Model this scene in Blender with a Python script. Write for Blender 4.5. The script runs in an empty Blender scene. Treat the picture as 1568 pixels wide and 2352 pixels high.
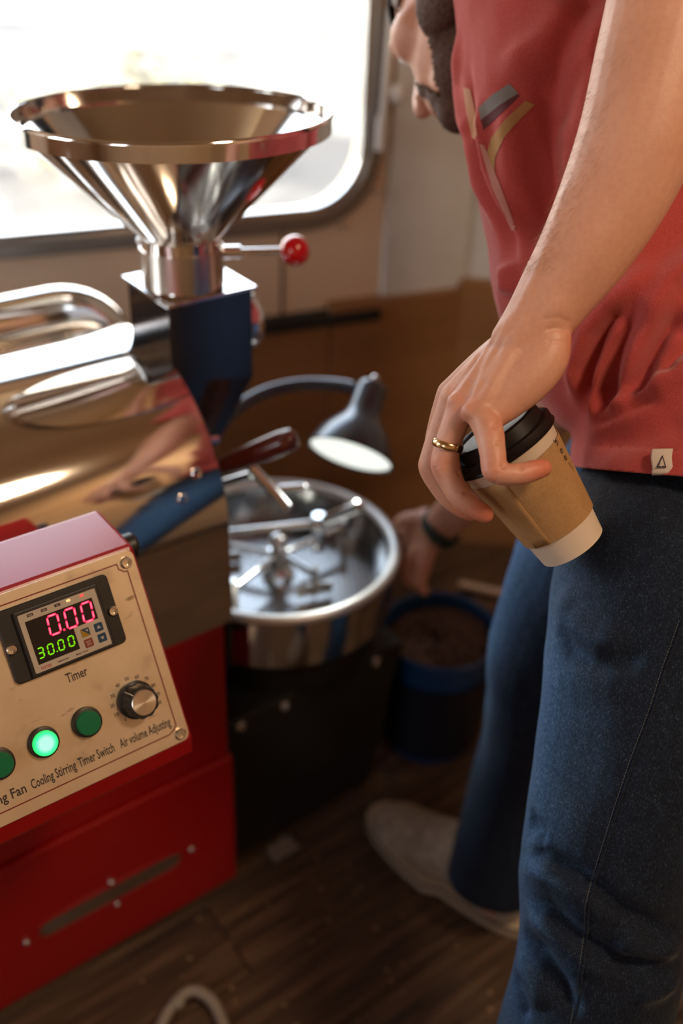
import bpy, bmesh, math, random
import numpy as np
from mathutils import Vector, Matrix, Quaternion
from mathutils.bvhtree import BVHTree
from mathutils import noise as mnoise
random.seed(7); np.random.seed(7)
PI = math.pi
SC = bpy.context.scene
COL = SC.collection

# ------------------------------------------------------------------ camera
CAM_H, PITCH, FPX, ROLL = 1.27, math.radians(33.2), 2330.0, math.radians(2.5)
cp, sp, cr, sr = math.cos(PITCH), math.sin(PITCH), math.cos(ROLL), math.sin(ROLL)
_r0, _d0, FWD = Vector((1, 0, 0)), Vector((0, -sp, -cp)), Vector((0, cp, -sp))
RGT = _r0*cr - _d0*sr
DWN = _r0*sr + _d0*cr
CAMP = Vector((0, 0, CAM_H))
def at(px, py, t):
    """point at depth t on the line of sight through a place in the photograph"""
    return CAMP + (RGT*((px-784)/FPX) + DWN*((py-1176)/FPX) + FWD)*t
cam = bpy.data.objects.new('camera', bpy.data.cameras.new('camera')); COL.objects.link(cam)
cam.data.sensor_fit = 'VERTICAL'; cam.data.sensor_height = 36; cam.data.sensor_width = 24
cam.data.lens = FPX/2352*36
cam.matrix_world = Matrix((( RGT.x, -DWN.x, -FWD.x, CAMP.x), (RGT.y, -DWN.y, -FWD.y, CAMP.y), (RGT.z, -DWN.z, -FWD.z, CAMP.z), (0, 0, 0, 1)))
cam.data.clip_start = 0.02
cam.data.dof.use_dof = True; cam.data.dof.focus_distance = 0.80; cam.data.dof.aperture_fstop = 2.3
SC.camera = cam

# ------------------------------------------------------------------ world, sun, exposure
w = bpy.data.worlds.new('world'); SC.world = w; w.use_nodes = True
nt = w.node_tree; nt.nodes.clear()
o = nt.nodes.new('ShaderNodeOutputWorld'); bg = nt.nodes.new('ShaderNodeBackground')
tc = nt.nodes.new('ShaderNodeTexCoord'); sx = nt.nodes.new('ShaderNodeSeparateXYZ'); rp = nt.nodes.new('ShaderNodeValToRGB')
nt.links.new(tc.outputs['Generated'], sx.inputs[0]); nt.links.new(sx.outputs['Z'], rp.inputs[0])
rp.color_ramp.elements[0].position = 0.0; rp.color_ramp.elements[0].color = (1.0, 0.93, 0.84, 1)
rp.color_ramp.elements[1].position = 0.5; rp.color_ramp.elements[1].color = (0.66, 0.82, 1.0, 1)
nt.links.new(rp.outputs[0], bg.inputs[0]); bg.inputs[1].default_value = 4.6
nt.links.new(bg.outputs[0], o.inputs[0])
sun = bpy.data.objects.new('sun', bpy.data.lights.new('sun', 'SUN')); COL.objects.link(sun)
sun.data.energy = 9.0; sun.data.angle = math.radians(0.6); sun.data.color = (1.0, 0.93, 0.82)
sun.rotation_euler = Vector((0.95, 0.12, -0.9)).to_track_quat('-Z', 'Y').to_euler()
SC.view_settings.view_transform = 'Standard'; SC.view_settings.look = 'None'
SC.view_settings.gamma = 1.0; SC.view_settings.use_curve_mapping = False
SC.view_settings.exposure = 0.82
SC.cycles.max_bounces = 8; SC.cycles.diffuse_bounces = 4; SC.cycles.glossy_bounces = 5
SC.cycles.sample_clamp_indirect = 8.0
SC.cycles.use_denoising = True

# ------------------------------------------------------------------ materials
def mat(name, col, rough=0.5, metal=0.0, **k):
    m = bpy.data.materials.new(name); m.use_nodes = True
    b = m.node_tree.nodes['Principled BSDF']
    b.inputs['Base Color'].default_value = (*col, 1); b.inputs['Roughness'].default_value = rough; b.inputs['Metallic'].default_value = metal
    for kk, v in k.items():
        b.inputs[kk.replace('_', ' ')].default_value = v
    return m
def nodes(m): return m.node_tree.nodes, m.node_tree.links, m.node_tree.nodes['Principled BSDF']
def tex(m, kind='noise', scale=(1, 1, 1), s=10.0, detail=3.0, coord='Object', rot=(0, 0, 0)):
    N, L, b = nodes(m)
    tcn = N.new('ShaderNodeTexCoord'); mp = N.new('ShaderNodeMapping'); mp.inputs['Scale'].default_value = scale; mp.inputs['Rotation'].default_value = rot
    L.new(tcn.outputs[coord], mp.inputs[0])
    if kind == 'noise':
        t = N.new('ShaderNodeTexNoise'); t.inputs['Scale'].default_value = s; t.inputs['Detail'].default_value = detail
    elif kind == 'voronoi':
        t = N.new('ShaderNodeTexVoronoi'); t.inputs['Scale'].default_value = s
    else:
        t = N.new('ShaderNodeTexWave'); t.inputs['Scale'].default_value = s; t.inputs['Distortion'].default_value = detail
    L.new(mp.outputs[0], t.inputs['Vector'])
    return t
def ramp(m, src, stops, out='Fac'):
    N, L, b = nodes(m); r = N.new('ShaderNodeValToRGB'); e = r.color_ramp.elements
    while len(e) < len(stops): e.new(0.5)
    for i, (p, c) in enumerate(stops):
        e[i].position = p; e[i].color = (*c, 1) if len(c) == 3 else c
    L.new(src, r.inputs[0]); return r.outputs['Color']
def bump(m, src, strength=0.2, dist=0.001, prev=None):
    N, L, b = nodes(m); n = N.new('ShaderNodeBump'); n.inputs['Strength'].default_value = strength; n.inputs['Distance'].default_value = dist
    L.new(src, n.inputs['Height'])
    if prev is not None: L.new(prev, n.inputs['Normal'])
    L.new(n.outputs[0], b.inputs['Normal']); return n.outputs[0]
def base(m, src): nodes(m)[1].new(src, nodes(m)[2].inputs['Base Color'])
def mixc(m, a, bb, fac, mode='MIX'):
    N, L, b = nodes(m); x = N.new('ShaderNodeMix'); x.data_type = 'RGBA'; x.blend_type = mode
    for i, v in ((6, a), (7, bb), (0, fac)):
        if isinstance(v, (int, float)): x.inputs[i].default_value = v
        elif isinstance(v, tuple): x.inputs[i].default_value = (*v, 1)
        else: L.new(v, x.inputs[i])
    return x.outputs[2]
M = {}
M['steel'] = mat('polished_steel', (0.74, 0.70, 0.66), 0.09, 1.0)
t = tex(M['steel'], 'noise', (1, 1, 1), 9, 1); bump(M['steel'], t.outputs[0], 0.10, 0.004)
M['mirror'] = mat('mirror_drum_steel', (0.74, 0.69, 0.64), 0.07, 1.0); t = tex(M['mirror'], 'noise', (1, 1, 1), 7, 1); bump(M['mirror'], t.outputs[0], 0.02, 0.004)
M['chrome'] = mat('chrome', (0.80, 0.79, 0.78), 0.08, 1.0)
M['satin'] = mat('satin_steel', (0.66, 0.62, 0.57), 0.25, 1.0)
M['tray_steel'] = mat('tray_steel', (0.66, 0.65, 0.63), 0.12, 1.0)
m = M['panel'] = mat('brushed_panel', (0.66, 0.55, 0.42), 0.36, 0.7)
t = tex(m, 'noise', (2, 160, 1), 6, 4); bump(m, t.outputs[0], 0.12, 0.0004)
t2 = tex(m, 'noise', (1, 1, 1), 28, 5)
c1 = ramp(m, t2.outputs[0], [(0.28, (0.58, 0.46, 0.33)), (0.42, (0.80, 0.65, 0.46)), (0.7, (0.88, 0.73, 0.54))])
t3 = tex(m, 'noise', (0.4, 1.6, 1), 90, 6); c2 = ramp(m, t3.outputs[0], [(0.24, (0.45, 0.38, 0.3)), (0.32, (1, 1, 1))])
base(m, mixc(m, c1, c2, 1.0, 'MULTIPLY'))
m = M['red'] = mat('red_enamel', (0.33, 0.001, 0.0015), 0.42, Specular_IOR_Level=0.3); m.node_tree.nodes['Principled BSDF'].inputs['Coat Weight'].default_value = 0.7; m.node_tree.nodes['Principled BSDF'].inputs['Coat Roughness'].default_value = 0.28
t = tex(m, 'noise', (1, 1, 1), 700, 2); bump(m, t.outputs[0], 0.25, 0.0004)
M['black'] = mat('black_enamel', (0.012, 0.012, 0.013), 0.35)
M['black_gloss'] = mat('glossy_black_steel', (0.10, 0.095, 0.10), 0.14, 0.9)
M['cast'] = mat('dark_cast_iron', (0.02, 0.019, 0.018), 0.45, 0.3)
M['plastic'] = mat('black_plastic', (0.018, 0.016, 0.014), 0.42)
M['rubber'] = mat('black_rubber', (0.012, 0.012, 0.012), 0.7)
M['redball'] = mat('red_bakelite', (0.55, 0.003, 0.006), 0.16, Coat_Weight=0.6)
M['handlewood'] = mat('dark_red_varnished_wood', (0.12, 0.022, 0.014), 0.25, Coat_Weight=0.5)
M['ink'] = mat('dark_lettering_ink', (0.05, 0.035, 0.03), 0.6)
M['inkred'] = mat('red_lettering_ink', (0.42, 0.02, 0.02), 0.5)
M['redline'] = mat('dark_red_line', (0.20, 0.02, 0.015), 0.5)
M['green_off'] = mat('green_lens', (0.0, 0.16, 0.065), 0.3)
def emis(name, col, st, base_=(0.02, 0.02, 0.02)):
    return mat(name, base_, 0.4, Emission_Color=(*col, 1), Emission_Strength=st)
m = M['green_on'] = emis('green_lit_lens', (0.0, 1.0, 0.25), 0.68)
N_, L_, b_ = nodes(m)
tcn = N_.new('ShaderNodeTexCoord'); ln = N_.new('ShaderNodeVectorMath'); ln.operation = 'LENGTH'; mp = N_.new('ShaderNodeMapping'); mp.inputs['Scale'].default_value = (90, 90, 0)
L_.new(tcn.outputs['Object'], mp.inputs[0]); L_.new(mp.outputs[0], ln.inputs[0])
c = ramp(m, ln.outputs['Value'], [(0.45, (0.42, 1.0, 0.70)), (0.7, (0.05, 1.0, 0.42)), (1.0, (0.0, 0.62, 0.03))]); L_.new(c, b_.inputs['Emission Color'])
M['seg_red'] = emis('red_segment', (1.0, 0.02, 0.08), 0.85, (0.3, 0, 0.02))
M['seg_redcore'] = emis('bright_red_segment', (1.0, 0.16, 0.26), 1.0, (0.3, 0, 0.02))
M['seg_green'] = emis('green_segment', (0.22, 0.85, 0.0), 0.5, (0.02, 0.05, 0))
M['led_orange'] = emis('orange_indicator', (1.0, 0.52, 0.2), 0.8)
M['led_red'] = emis('red_indicator', (1.0, 0.07, 0.06), 0.7)
M['face'] = mat('timer_face_grey', (0.50, 0.42, 0.33), 0.5)
M['lcd'] = mat('display_window', (0.012, 0.008, 0.007), 0.25)
M['keyblue'] = mat('blue_key', (0.005, 0.045, 0.10), 0.4)
M['keyyellow'] = mat('yellow_key', (0.35, 0.20, 0.01), 0.4)
M['keyred'] = mat('brick_key', (0.22, 0.035, 0.02), 0.4)
M['white'] = mat('white_paint', (0.75, 0.72, 0.68), 0.4)
M['mesh'] = mat('vent_mesh', (0.16, 0.12, 0.07), 0.5, 0.7)
t = tex(M['mesh'], 'voronoi', (1, 1, 1), 420); base(M['mesh'], ramp(M['mesh'], t.outputs['Distance'], [(0.2, (0.01, 0.006, 0.003)), (0.5, (0.22, 0.17, 0.10))]))
m = M['wood_wall'] = mat('brown_plywood', (0.12, 0.055, 0.02), 0.55)
t = tex(m, 'noise', (1, 1, 5), 1.6, 5); base(m, ramp(m, t.outputs[0], [(0.3, (0.19, 0.085, 0.030)), (0.7, (0.36, 0.175, 0.068))]))
m = M['birch'] = mat('pale_plywood', (0.45, 0.30, 0.17), 0.5)
t = tex(m, 'noise', (1, 1, 6), 2.2, 5); base(m, ramp(m, t.outputs[0], [(0.3, (0.36, 0.22, 0.115)), (0.7, (0.52, 0.36, 0.21))]))
m = M['grey_wall'] = mat('grey_wall', (0.21, 0.19, 0.17), 0.7)
t = tex(m, 'noise', (1, 1, 1), 3.5, 4); base(m, ramp(m, t.outputs[0], [(0.35, (0.56, 0.56, 0.56)), (0.65, (0.72, 0.73, 0.74))]))
m = M['floor'] = mat('dark_floor_boards', (0.09, 0.05, 0.028), 0.6)
t = tex(m, 'noise', (1.5, 22, 1), 3.0, 6); base(m, ramp(m, t.outputs[0], [(0.3, (0.022, 0.012, 0.006)), (0.52, (0.075, 0.040, 0.020)), (0.72, (0.155, 0.088, 0.048))])); bump(m, t.outputs[0], 0.2, 0.002)
M['frame'] = mat('window_frame_metal', (0.30, 0.27, 0.24), 0.4, 0.8)
m = M['glass'] = mat('window_glass', (1, 1, 1), 0.02); N, L, b = nodes(m)
tr_ = N.new('ShaderNodeBsdfTransparent'); gl_ = N.new('ShaderNodeBsdfGlossy'); gl_.inputs['Roughness'].default_value = 0.02; fr_ = N.new('ShaderNodeFresnel'); fr_.inputs[0].default_value = 1.45; mx_ = N.new('ShaderNodeMixShader')
L.new(fr_.outputs[0], mx_.inputs[0]); L.new(tr_.outputs[0], mx_.inputs[1]); L.new(gl_.outputs[0], mx_.inputs[2]); L.new(mx_.outputs[0], N['Material Output'].inputs['Surface'])

# ------------------------------------------------------------------ mesh helpers
class MB:
    def __init__(s): s.v = []; s.f = []; s.mi = []
    def add(s, vs, fs, mat=None, mi=0):
        n = len(s.v)
        s.v += [tuple(mat @ Vector(v)) if mat is not None else tuple(v) for v in vs]
        s.f += [tuple(n+i for i in f) for f in fs]; s.mi += [mi]*len(fs); return s
    def box(s, a, b, mat=None, mi=0):
        x0, y0, z0 = a; x1, y1, z1 = b
        vs = [(x0, y0, z0), (x1, y0, z0), (x1, y1, z0), (x0, y1, z0), (x0, y0, z1), (x1, y0, z1), (x1, y1, z1), (x0, y1, z1)]
        return s.add(vs, [(0, 3, 2, 1), (4, 5, 6, 7), (0, 1, 5, 4), (1, 2, 6, 5), (2, 3, 7, 6), (3, 0, 4, 7)], mat, mi)
    def prism(s, poly, h0, h1, mat=None, mi=0):
        n = len(poly); vs = [(x, y, h0) for x, y in poly]+[(x, y, h1) for x, y in poly]
        fs = [tuple(range(n))[::-1], tuple(range(n, 2*n))]+[(i, (i+1) % n, n+(i+1) % n, n+i) for i in range(n)]
        return s.add(vs, fs, mat, mi)
    def lathe(s, prof, n=48, mat=None, mi=0):
        vs = []; fs = []; k = len(prof)
        for i in range(n):
            a = 2*PI*i/n
            for r, z in prof: vs.append((r*math.cos(a), r*math.sin(a), z))
        for i in range(n):
            for j in range(k-1):
                p, q = i*k+j, ((i+1) % n)*k+j
                fs.append((p, q, q+1, p+1))
        if prof[0][0] > 1e-6 and False: pass
        return s.add(vs, fs, mat, mi)
    def tube(s, pts, rad, n=12, cap=True, mi=0, flat=1.0, side=None):
        pts = [Vector(p) for p in pts]; m = len(pts)
        if not hasattr(rad, '__len__'): rad = [rad]*m
        T = [(pts[min(i+1, m-1)]-pts[max(i-1, 0)]).normalized() for i in range(m)]
        up = Vector(side) if side is not None else (Vector((0, 0, 1)) if abs(T[0].z) < 0.9 else Vector((1, 0, 0)))
        u = (up - T[0]*up.dot(T[0])).normalized(); vs = []
        for i in range(m):
            u = (u - T[i]*u.dot(T[i])).normalized(); w_ = T[i].cross(u)
            for j in range(n):
                a = 2*PI*j/n; vs.append(pts[i]+u*math.cos(a)*rad[i]+w_*math.sin(a)*rad[i]*flat)
        fs = [(i*n+j, i*n+(j+1) % n, (i+1)*n+(j+1) % n, (i+1)*n+j) for i in range(m-1) for j in range(n)]
        if cap: fs += [tuple(range(n))[::-1], tuple((m-1)*n+j for j in range(n))]
        return s.add(vs, fs, None, mi)
    def sphere(s, c, r, n=20, scale=(1, 1, 1), mi=0):
        prof = [(math.sin(PI*i/(n//2))*r, -math.cos(PI*i/(n//2))*r) for i in range(n//2+1)]
        return s.lathe(prof, n, Matrix.Translation(c) @ Matrix.Diagonal((*scale, 1)), mi)
    def build(s, name, m, parent=None, smooth=35, bevel=0, loc=None, mw=None, seg=2):
        me = bpy.data.meshes.new(name); me.from_pydata(s.v, [], s.f)
        bm = bmesh.new(); bm.from_mesh(me); bmesh.ops.remove_doubles(bm, verts=bm.verts, dist=1e-6); bmesh.ops.recalc_face_normals(bm, faces=bm.faces) if len(s.mi) == len(bm.faces) or True else None
        bm.to_mesh(me); bm.free()
        for mm in (m if isinstance(m, (list, tuple)) else [m]): me.materials.append(mm)
        if len(me.polygons) == len(s.mi) and max(s.mi, default=0) > 0: me.polygons.foreach_set('material_index', s.mi)
        if smooth: me.polygons.foreach_set('use_smooth', [True]*len(me.polygons)); me.set_sharp_from_angle(angle=math.radians(smooth))
        ob = bpy.data.objects.new(name, me); COL.objects.link(ob)
        if parent is not None: ob.parent = parent
        if mw is not None: ob.matrix_local = mw
        if loc is not None: ob.location = loc
        if bevel:
            bv = ob.modifiers.new('edge', 'BEVEL'); bv.width = bevel; bv.segments = seg; bv.limit_method = 'ANGLE'; bv.angle_limit = math.radians(40); bv.harden_normals = False
        return ob
def text_mb(txt, w, h, x0, y0, depth=0.0002, mat=None, mb=None):
    """lettering laid into the plane z=0: left end x0, baseline y0, width w, capital height h"""
    cu = bpy.data.curves.new('t', 'FONT'); cu.body = txt; cu.size = 1; cu.resolution_u = 2; cu.offset = 0.018
    ob = bpy.data.objects.new('t', cu); COL.objects.link(ob)
    me = ob.to_mesh(); vs = [v.co.copy() for v in me.vertices]; fs = [tuple(p.vertices) for p in me.polygons]
    xs = [v.x for v in vs]; mnx, mxx = min(xs), max(xs); ob.to_mesh_clear()
    bpy.data.objects.remove(ob); bpy.data.curves.remove(cu)
    mb = mb or MB(); sxx = w/(mxx-mnx); syy = h/0.7
    mb.add([(x0+(v.x-mnx)*sxx, y0+v.y*syy, depth) for v in vs], fs, mat); return mb
def empty(name, label=None, cat=None, group=None, mw=None, loc=None):
    o = bpy.data.objects.new(name, None); COL.objects.link(o); o.empty_display_size = 0.05
    tag(o, label, cat, group)
    if mw is not None: o.matrix_world = mw
    if loc is not None: o.location = loc
    return o
def tag(o, label=None, cat=None, group=None, kind=None):
    if label: o['label'] = label
    if cat: o['category'] = cat
    if group: o['group'] = group
    if kind: o['kind'] = kind
    return o
def rrect(x0, y0, x1, y1, r, n=5):
    out = []
    for cx, cy, a0 in ((x1-r, y1-r, 0), (x0+r, y1-r, 90), (x0+r, y0+r, 180), (x1-r, y0+r, 270)):
        for i in range(n+1):
            a = math.radians(a0+90*i/n); out.append((cx+r*math.cos(a), cy+r*math.sin(a)))
    return out
def frame_z(p, zaxis, xhint=(0, 0, 1)):
    z = Vector(zaxis).normalized(); x = Vector(xhint); x = (x - z*x.dot(z))
    if x.length < 1e-4: x = Vector((1, 0, 0)) - z*z.x
    x.normalize(); y = z.cross(x)
    return Matrix(((x.x, y.x, z.x, p[0]), (x.y, y.y, z.y, p[1]), (x.z, y.z, z.z, p[2]), (0, 0, 0, 1)))
def screw_head(parent, mw, r=0.004, m=None, name='screw'):
    mb = MB(); mb.lathe([(0, 0.0016), (r*0.38, 0.0016), (r*0.4, 0.0026), (r*0.8, 0.0028), (r, 0.0016), (r, 0)], 20)
    o_ = mb.build(name, m or M['chrome'], parent, mw=mw, smooth=40)
    return o_

# ------------------------------------------------------------------ the setting
DV = Vector((math.cos(math.radians(24.2)), math.sin(math.radians(24.2)), 0)); WB = Vector((-0.048, 1.766, 0)); WN = Vector((-DV.y, DV.x, 0))
WMAT = Matrix(((DV.x, WN.x, 0, WB.x), (DV.y, WN.y, 0, WB.y), (0, 0, 1, 0), (0, 0, 0, 1)))   # x along the wall, y outwards, z up
CORN = WB+DV*0.28
def struct(ob): ob['kind'] = 'structure'; return ob
WX0, WX1, WZ0, WZ1, WR = -1.25, 0.072, 0.735, 1.42, 0.11          # window opening
def ring_faces(outer, inner, y0, y1, mb, mat=None):
    n = len(outer)
    vs = [(x, y0, z) for x, z in outer]+[(x, y0, z) for x, z in inner]+[(x, y1, z) for x, z in outer]+[(x, y1, z) for x, z in inner]
    fs = []
    for i in range(n):
        j = (i+1) % n
        fs += [(i, j, n+j, n+i), (2*n+i, 3*n+i, 3*n+j, 2*n+j), (n+i, n+j, 3*n+j, 3*n+i), (i, 2*n+i, 2*n+j, j)]
    mb.add(vs, fs, mat)
hole = rrect(WX0, WZ0, WX1, WZ1, WR, 8)
def proj_out(pts, x0, z0, x1, z1):
    cx, cz = (x0+x1)/2, (z0+z1)/2; out = []
    ccx, ccz = (WX0+WX1)/2, (WZ0+WZ1)/2
    for x, z in pts:
        dx, dz = x-ccx, z-ccz; k = []
        if dx > 1e-9: k.append((x1-ccx)/dx)
        if dx < -1e-9: k.append((x0-ccx)/dx)
        if dz > 1e-9: k.append((z1-ccz)/dz)
        if dz < -1e-9: k.append((z0-ccz)/dz)
        k = min(k); out.append((ccx+dx*k, ccz+dz*k))
    return out
mb = MB(); ring_faces(proj_out(hole, -2.3, -0.01, 0.28, 2.1), hole, 0.0, 0.06, mb)
M['panelling'] = mat('pale_wall_panelling', (0.80, 0.62, 0.44), 0.5); wall = struct(mb.build('wall_back', M['panelling'], mw=WMAT, smooth=0))
mb = MB(); ring_faces(rrect(WX0-0.022, WZ0-0.022, WX1+0.022, WZ1+0.022, WR+0.022, 8), rrect(WX0+0.004, WZ0+0.004, WX1-0.004, WZ1-0.004, WR-0.004, 8), -0.018, 0.03, mb)
win = struct(mb.build('window_1', M['frame'], mw=WMAT, smooth=40, bevel=0.003))
mb = MB(); ring_faces(rrect(WX0+0.004, WZ0+0.004, WX1-0.004, WZ1-0.004, WR-0.004, 8), rrect(WX0+0.014, WZ0+0.014, WX1-0.014, WZ1-0.014, WR-0.014, 8), -0.006, 0.012, mb); mb.build('window_seal', M['tray_steel'], win, smooth=40)
mb = MB(); mb.prism([(x, z) for x, z in rrect(WX0+0.008, WZ0+0.008, WX1-0.008, WZ1-0.008, WR-0.008, 8)], -0.003, 0.0, Matrix(((1, 0, 0, 0), (0, 0, -1, 0.004), (0, 1, 0, 0), (0, 0, 0, 1)))); mb.build('pane', M['glass'], win, smooth=0)
# strut and catch of the window
mb = MB(); mb.tube([(0.083, -0.03, 0.86), (0.088, -0.03, 1.06)], 0.007, 12); mb.tube([(0.082, -0.03, 0.845), (0.083, -0.03, 0.90)], 0.010, 12); mb.build('window_strut', M['white'], win)
mb = MB(); mb.sphere((0.106, -0.038, 0.935), 0.014, 16, (1, 1, 1.3)); mb.tube([(0.09, -0.03, 0.94), (0.106, -0.034, 0.935)], 0.006, 8); mb.build('window_catch', M['white'], win)
for x, z in ((0.083, 0.77), (0.02, 0.715), (-0.3, 0.713), (-0.62, 0.713)):
    screw_head(win, frame_z((x, -0.018, z), (0, -1, 0)), 0.006)
# grey lining right of the window, brown panels below
mb = MB(); mb.box((0.112, -0.012, 0.0), (0.28, 0.0, 2.1)); struct(mb.build('wall_lining', M['grey_wall'], mw=WMAT, smooth=0))
mb = MB(); mb.box((-2.2, -0.03, 0.0), (-0.62, -0.0, 0.55)); mb.box((-0.618, -0.03, 0.0), (-0.0, -0.0, 0.55)); mb.box((0.002, -0.03, 0.0), (0.275, 0.0, 0.575)); struct(mb.build('wall_panel', M['wood_wall'], mw=WMAT, smooth=0, bevel=0.003))
mb = MB(); mb.box((-2.2, -0.036, 0.538), (0.10, -0.0, 0.56)); struct(mb.build('trim_1', M['rubber'], mw=WMAT, smooth=0, bevel=0.002))
mb = MB(); mb.box((-0.085, -0.002, 0.56), (-0.081, 0.0, 0.712)); struct(mb.build('trim_2', M['ink'], mw=WMAT, smooth=0))
def wall_seg(name, p, q, z0, z1, m, th=0.05, off=0.0):
    p, q = Vector((*p, 0)), Vector((*q, 0)); d_ = (q-p); L = d_.length; d_.normalize(); n_ = Vector((-d_.y, d_.x, 0))
    mw = Matrix(((d_.x, n_.x, 0, p.x), (d_.y, n_.y, 0, p.y), (0, 0, 1, 0), (0, 0, 0, 1)))
    mb = MB(); mb.box((0, off, z0), (L, off+th, z1)); return struct(mb.build(name, m, mw=mw, smooth=0))
c2 = (0.80, 1.83); c3 = (1.30, 1.35)
wall_seg('wall_right', CORN.xy, c2, 0, 2.1, M['grey_wall']); wall_seg('trim_3', CORN.xy, c2, 0, 0.59, M['wood_wall'], 0.03, -0.03)
wall_seg('wall_right_side', c2, c3, 0, 2.1, M['grey_wall']); wall_seg('trim_4', c2, c3, 0, 0.59, M['wood_wall'], 0.03, -0.03)
wall_seg('wall_side', c3, (1.30, -1.0), 0, 2.1, M['birch'])
p0 = WB+DV*(-2.3)
mb = MB()
for a, b in (((-2.21, -1.0, 0), (-2.15, 0.84, 0.95)), ((-2.21, -1.0, 1.8), (-2.15, 0.84, 2.1)), ((-2.21, -1.0, 0.95), (-2.15, 0.0, 1.8)), ((-2.21, 0.70, 0.95), (-2.15, 0.84, 1.8))): mb.box(a, b)
struct(mb.build('wall_left', M['birch'], smooth=0))  # its unseen window opening is added for light from the left
# wall behind the camera with an unseen hatch, sized for fill daylight
mb = MB()
for a, b in (((-2.2, -1.06, 0), (1.35, -1.0, 1.0)), ((-2.2, -1.06, 1.75), (1.35, -1.0, 2.1)), ((-2.2, -1.06, 1.0), (-1.5, -1.0, 1.75)), ((-1.02, -1.06, 1.0), (1.35, -1.0, 1.75))): mb.box(a, b)
struct(mb.build('wall_front', M['birch'], smooth=0))
mb = MB(); mb.box((-2.4, -1.1, 2.1), (1.4, 2.2, 2.16)); struct(mb.build('ceiling', M['birch'], smooth=0))
mb = MB(); mb.box((-2.4, -1.1, -0.08), (1.4, 2.2, -0.012)); fl = struct(mb.build('floor', M['rubber'], smooth=0))
# floor boards, each a part of the floor
FA = math.radians(38.0); fd = Vector((math.cos(FA), math.sin(FA), 0)); fn = Vector((-fd.y, fd.x, 0)); bw = 0.125
pm = {}
for k in range(-14, 22):
    off = (k*0.37) % 1.2
    for j in range(-3, 4):
        c_ = fn*(k*bw)+fd*(j*1.2+off)
        if not (-2.9 < c_.x < 1.9 and -1.9 < c_.y < 2.6): continue
        x0, x1 = -0.6, 0.6
        if not (-2.2 < c_.x < 1.2 and -0.9 < c_.y < 2.0): continue
        mb = pm.get('m')
        if mb is None:
            mb = MB(); mb.box((-0.599, -bw/2+0.001, -0.012), (0.599, bw/2-0.001, 0)); o_ = mb.build('board', M['floor'], fl, smooth=0, bevel=0.0012, seg=1); pm['m'] = o_
        else:
            o_ = pm['m'].copy(); COL.objects.link(o_)
        o_.matrix_local = Matrix.Translation(c_) @ Matrix.Rotation(FA, 4, 'Z')
# outside: dry sunlit ground, scrub and a fence far off
m = M['ground'] = mat('dry_ground', (0.5, 0.42, 0.3), 0.9)
t = tex(m, 'noise', (1, 1, 1), 0.8, 6); base(m, ramp(m, t.outputs[0], [(0.36, (0.06, 0.05, 0.042)), (0.47, (0.15, 0.13, 0.105)), (0.58, (0.34, 0.30, 0.25))]))
mb = MB(); n = 40
vs = []; fs = []
for i in range(n+1):
    for j in range(n+1):
        x = -14+28*i/n; y = -8+30*j/n; vs.append((x, y, -0.55+0.12*mnoise.noise(Vector((x*0.4, y*0.4, 0)))+max(0, y-5)*0.06))
for i in range(n):
    for j in range(n): a = i*(n+1)+j; fs.append((a, a+n+1, a+n+2, a+1))
mb.add(vs, fs); struct(mb.build('ground', M['ground'], smooth=60))
M['scrub'] = mat('pale_scrub', (0.36, 0.31, 0.19), 0.8); M['bark'] = mat('weathered_wood', (0.30, 0.27, 0.24), 0.9)
def bush(x, y, s, k, col, label):
    rnd = random.Random(k); mb = MB()
    for i in range(420):
        a = rnd.uniform(0, 2*PI); r = s*math.sqrt(rnd.random()); z = s*0.9*rnd.random()*(1-0.4*r/s)
        p = Vector((r*math.cos(a), r*math.sin(a), z)); q = Vector((rnd.uniform(-1, 1), rnd.uniform(-1, 1), rnd.uniform(-.3, 1))).normalized()*s*0.13; t_ = q.cross(Vector((rnd.random(), rnd.random(), 1))).normalized()*s*0.05
        mb.add([p-q, p+t_, p+q, p-t_], [(0, 1, 2, 3)])
    e = empty('dry_bush', label, 'bush', loc=(x, y, -0.5+max(0, y-5)*0.06))
    mb.build('foliage', col, e, smooth=0)['kind'] = 'stuff'
    st = MB()
    for i in range(7):
        a = i*0.9; st.tube([(0, 0, -0.1), (s*0.35*math.cos(a), s*0.35*math.sin(a), s*0.45), (s*0.6*math.cos(a), s*0.6*math.sin(a), s*0.8)], [s*0.03, s*0.02, s*0.008], 6)
    st.build('stem', M['bark'], e)
bush(-2.35, 4.4, 0.62, 1, M['scrub'], 'pale yellow dry bush outside window, low behind left of funnel')
bush(-0.35, 3.9, 0.34, 2, M['scrub'], 'small dry bush outside window, behind right of funnel')
bush(-1.45, 6.6, 0.7, 3, M['scrub'], 'far blurred bush high in window above funnel')
# rail fence
fe = empty('rail_fence', 'faint wooden rail fence far outside the window', 'fence', loc=(-1.2, 7.6, -0.4))
for i in range(5):
    mb = MB(); mb.box((-0.06, -0.06, -0.2), (0.06, 0.06, 1.1)); mb.build('post', M['bark'], fe, loc=(-3+i*1.6, 0, 0), bevel=0.01)
for z in (0.45, 0.9):
    mb = MB(); mb.tube([(-4, 0, z), (4.5, 0, z+0.03)], 0.045, 10); mb.build('rail', M['bark'], fe)
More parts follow.
